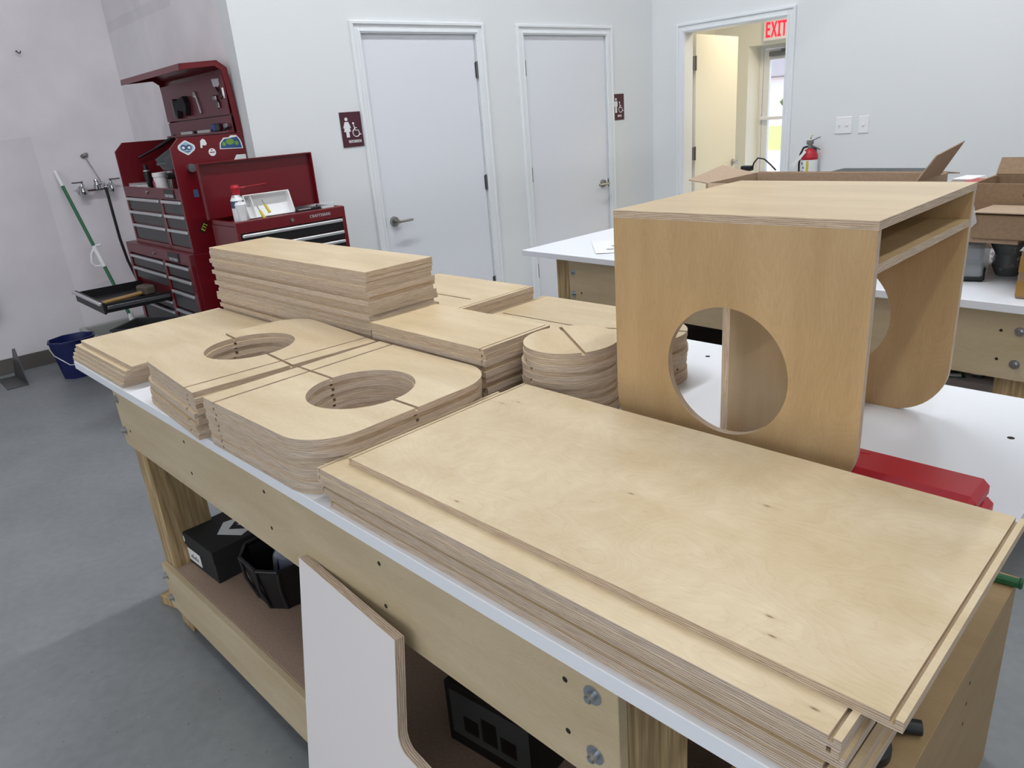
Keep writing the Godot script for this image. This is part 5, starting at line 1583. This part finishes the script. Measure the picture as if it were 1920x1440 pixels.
	part(mid, "flap", MB.new().sheet(Vector3(-0.28, 0.0725, -0.1), Vector3(0.28, 0.0725, -0.1), Vector3(0.28, 0.08, 0.115), Vector3(-0.28, 0.08, 0.115), 0.003), M.cardboard)
	part(mid, "torn_film", MB.new().sheet(Vector3(-0.285, 0.02, 0.112), Vector3(-0.26, 0.05, 0.12), Vector3(-0.275, 0.1, 0.115), Vector3(-0.285, 0.08, 0.105), 0.0006), M.clear)
	var mk := thing("marked_carton", "open carton marked with upside-down dark letters at the right", "box", Vector3(2.14, y + 0.1446, -2.42), -0.036)
	part(mk, "wall", MB.new().bx(-0.33, 0.33, 0.0, 0.137, 0.122, 0.13), M.cardboard_dark)
	part(mk, "wall", MB.new().bx(-0.33, 0.33, 0.0, 0.137, -0.13, -0.122), M.cardboard_dark)
	part(mk, "wall", MB.new().bx(-0.33, -0.322, 0.0, 0.137, -0.122, 0.122), M.cardboard_dark)
	part(mk, "wall", MB.new().bx(0.322, 0.33, 0.0, 0.137, -0.122, 0.122), M.cardboard_dark)
	part(mk, "bottom", MB.new().bx(-0.322, 0.322, 0.0, 0.006, -0.122, 0.122), M.cardboard_dark)
	part(mk, "flap", MB.new().sheet(Vector3(-0.33, 0.137, -0.13), Vector3(0.33, 0.137, -0.13), Vector3(0.33, 0.19, -0.17), Vector3(-0.33, 0.19, -0.17), 0.004), M.cardboard_dark)
	text(mk, "lettering", "SK", 0.058, Transform3D(Basis(Vector3(0, 0, 1), PI), Vector3(-0.135, 0.075, 0.1302)), M.ink, 0.0008, 400, 1.0)
	# support under the cartons at the back
	carton("support_carton", "brown carton holding up the marked box", Vector3(2.2, y + 0.0003, -2.45), -0.036, Vector3(0.4, 0.1438, 0.2), M.cardboard_dark, false)
	# things on the shelf of the second bench
	var sy := 0.2478
	carton("shelf_carton", "big pale carton on the shelf of the second bench", Vector3(1.86, sy, -2.62), 0.0, Vector3(0.44, 0.2, 0.34), mat(rgb(176, 170, 168), 0.7), false)
	var rl := thing("tape_roll", "white tape roll standing on a spool under the second bench", "tape roll", Vector3(1.865, sy + 0.2004, -2.52))
	part(rl, "roll", MB.new().lathe([Vector2(0.012, 0.02), Vector2(0.04, 0.02), Vector2(0.042, 0.026), Vector2(0.042, 0.04), Vector2(0.012, 0.04), Vector2(0.012, 0.02)], Vector3.ZERO, 24), M.white)
	part(rl, "spool", MB.new().cyl(Vector3.ZERO, Vector3(0, 0.02, 0), 0.02, 0.014, 16).cyl(Vector3(0, 0.02, 0), Vector3(0, 0.038, 0), 0.011, -1, 12), M.hinge)
	carton("red_carton", "dull red box on the shelf under the second bench", Vector3(1.98, sy + 0.2004, -2.55), 0.25, Vector3(0.12, 0.04, 0.1), mat(rgb(140, 52, 58), 0.6), false)
	var gb := thing("green_board", "green circuit board with a metal edge under the second bench", "circuit board", Vector3(1.77, sy + 0.2004, -2.50), 0.4)
	part(gb, "board", MB.new().bx(-0.05, 0.05, 0, 0.003, -0.04, 0.04), M.green_dark)
	part(gb, "connector", MB.new().bx(-0.045, 0.035, 0.003, 0.013, 0.025, 0.04, 0.001), M.alu)
	for i in 3:
		part(gb, "chip", MB.new().bx(-0.035 + i * 0.026, -0.018 + i * 0.026, 0.003, 0.006, -0.02, 0.0), M.black)
	var bs := thing("blue_sheet", "blue folded sheet behind the tape roll", "sheet", Vector3(1.9, sy + 0.2004, -2.70), 0.1)
	part(bs, "fold", MB.new().bx(-0.16, 0.16, 0, 0.006, -0.05, 0.05, 0.002).bx(-0.155, 0.155, 0.0064, 0.0124, -0.048, 0.05, 0.002), mat(rgb(120, 140, 166), 0.6))
	carton("dark_carton", "dark carton on the far half of the second bench shelf", Vector3(0.72, sy, -2.6), 0.1, Vector3(0.5, 0.24, 0.36), M.dark, false)
	carton("maroon_carton", "small maroon box before the dark carton", Vector3(0.92, sy, -2.2), 0.2, Vector3(0.2, 0.22, 0.14), mat(rgb(86, 50, 48), 0.7), false)


func wall_things() -> void:
	restroom_sign("WOMEN", "maroon WOMEN restroom sign on the white wall", -3.184, -3.029)
	restroom_sign("MEN", "maroon MEN restroom sign on the white wall", -0.56, -0.418)
	# extinguisher on the right wall
	var e := thing_w("fire_extinguisher", "small red fire extinguisher hung on the white wall", "extinguisher", Vector3(0.0, 0.84, 1.512))
	var ax := Vector3(-0.072, 0, 0)
	part(e, "cylinder", MB.new().lathe([Vector2(0, 0), Vector2(0.05, 0.0), Vector2(0.06, 0.012), Vector2(0.06, 0.195), Vector2(0.052, 0.222), Vector2(0.034, 0.246), Vector2(0.018, 0.256), Vector2(0, 0.257)], ax, 28), M.case_red)
	part(e, "label", MB.new().lathe([Vector2(0.0606, 0.03), Vector2(0.0606, 0.175)], ax, 28), M.sticker_white)
	part(e, "yellow_band", MB.new().bx(-0.1335, -0.1255, 0.035, 0.17, 0.005, 0.022), M.yellow)
	for i in 4:
		part(e, "pictogram", MB.new().box(Vector3(-0.1255 + 0.003 * (i % 2), 0.06 + 0.03 * i, -0.018 - 0.012 * (i % 2)), Vector3(0.012, 0.016, 0.012), 0.002), M.bin_grey)
	part(e, "valve", MB.new().cyl(ax + Vector3(0, 0.257, 0), ax + Vector3(0, 0.3, 0), 0.017, 0.014, 14).bx(-0.09, -0.056, 0.285, 0.315, -0.025, 0.02, 0.004), M.steel)
	part(e, "lever", MB.new().sheet(Vector3(-0.08, 0.31, 0.0), Vector3(-0.064, 0.31, 0.0), Vector3(-0.064, 0.338, 0.072), Vector3(-0.08, 0.338, 0.072), 0.005), M.hinge)
	part(e, "lever", MB.new().sheet(Vector3(-0.08, 0.286, 0.0), Vector3(-0.064, 0.286, 0.0), Vector3(-0.064, 0.248, 0.078), Vector3(-0.08, 0.248, 0.078), 0.005), M.hinge)
	part(e, "safety_pin", MB.new().tube([Vector3(-0.06, 0.325, 0.0), Vector3(-0.085, 0.33, 0.004), Vector3(-0.095, 0.345, 0.016), Vector3(-0.088, 0.352, 0.024)], 0.003, 6), M.yellow)
	part(e, "hose", MB.new().tube([Vector3(-0.072, 0.27, -0.02), Vector3(-0.075, 0.262, -0.05), Vector3(-0.078, 0.215, -0.072), Vector3(-0.08, 0.14, -0.078), Vector3(-0.08, 0.05, -0.074), Vector3(-0.08, 0.01, -0.07)], 0.0075, 8), M.black)
	part(e, "tag", MB.new().sheet(Vector3(-0.138, 0.245, -0.012), Vector3(-0.138, 0.235, 0.004), Vector3(-0.142, 0.125, -0.09), Vector3(-0.142, 0.14, -0.115), 0.0008), M.white)
	part(e, "bracket", MB.new().bx(-0.012, -0.0005, 0.02, 0.26, -0.02, 0.02, 0.002), M.hinge)
	# switches
	var s := thing_w("switch_plate", "white double plate with switch and dimmer on the right wall", "switch", Vector3(0, 1.249, 1.722))
	part(s, "plate", MB.new().bx(-0.007, -0.0005, -0.059, 0.059, -0.062, 0.062, 0.003), M.white)
	part(s, "toggle", MB.new().bx(-0.0085, -0.007, -0.022, 0.022, -0.036, -0.018).bx(-0.02, -0.0085, -0.004, 0.008, -0.031, -0.023, 0.002), M.casing)
	part(s, "dimmer", MB.new().cyl(Vector3(-0.007, 0, 0.026), Vector3(-0.016, 0, 0.026), 0.009, 0.007, 14), M.white)
	var s2 := thing_w("switch_plate", "white single dimmer plate on the right wall", "switch", Vector3(0, 1.248, 1.868))
	part(s2, "plate", MB.new().bx(-0.007, -0.0005, -0.059, 0.059, -0.036, 0.036, 0.003), M.white)
	part(s2, "dimmer", MB.new().cyl(Vector3(-0.007, 0, 0), Vector3(-0.016, 0, 0), 0.009, 0.007, 14), M.white)
	# exit sign in the lobby
	var x := thing_w("exit_sign", "lit red EXIT sign above the glazed exit door", "sign", Vector3(2.0, 2.115, 0.11))
	part(x, "housing", MB.new().bx(-0.045, -0.0005, -0.10, 0.105, -0.17, 0.17, 0.006), M.white)
	text(x, "lettering", "EXIT", 0.145, Transform3D(Basis(Vector3(0, 0, 1), Vector3(0, 1, 0), Vector3(-1, 0, 0)), Vector3(-0.0465, 0.0, -0.028)), M.exit_red, 0.003, 800, 0.56)


func outdoors() -> void:
	var pv := MB.new()
	pv.bx(2.3, 14.4, -0.3, -0.02, -40, 30)
	var o1 := single_w("concrete_apron", "pale concrete paving outside the exit door", "pavement", pv, M.pavement, Vector3.ZERO)
	o1.set_meta("kind", "structure")
	var o2 := single_w("lawn", "dry yellow-green lawn beyond the paving", "grass", MB.new().bx(14.4, 29.0, -0.3, -0.02, -60, 40), M.grass, Vector3.ZERO)
	o2.set_meta("kind", "structure")
	var o3 := single_w("road", "pale road beyond the lawn", "road", MB.new().bx(29.0, 120.0, -0.3, -0.021, -120, 60), M.pavement, Vector3.ZERO)
	o3.set_meta("kind", "structure")
	var b := thing_w("shrub", "round green shrub beyond the road", "shrub", Vector3(60, -0.02, -29.5))
	var fo := MB.new()
	var g := RandomNumberGenerator.new()
	g.seed = 9
	for i in 900:
		var d := Vector3(g.randfn(), g.randfn(), g.randfn()).normalized()
		var c := Vector3(d.x * 1.0, 0.62 + d.y * 0.55, d.z * 1.3) * g.randf_range(0.8, 1.0)
		var a := Vector3(g.randfn(), g.randfn(), g.randfn()).normalized() * 0.12
		var e := a.cross(d).normalized() * 0.12
		fo.ftri(c - a, c + e, c + a, d)
	part(b, "foliage", fo, M.leaf)
	part(b, "stem", MB.new().cyl(Vector3.ZERO, Vector3(0, 0.5, 0), 0.08, 0.05, 8), M.pine)
	var h := thing_w("house", "distant white building with a grey roof", "building", Vector3(80, -0.02, -43))
	part(h, "wall", MB.new().bx(-4, 4, 0, 3.2, -9, 9), M.white)
	var rf := MB.new()
	rf.sheet(Vector3(-5, 3.0, -10), Vector3(-5, 3.0, 10), Vector3(0, 6.4, 10), Vector3(0, 6.4, -10), 0.2)
	rf.sheet(Vector3(5, 3.0, -10), Vector3(5, 3.0, 10), Vector3(0, 6.4, 10), Vector3(0, 6.4, -10), 0.2)
	part(h, "roof", rf, M.roof)
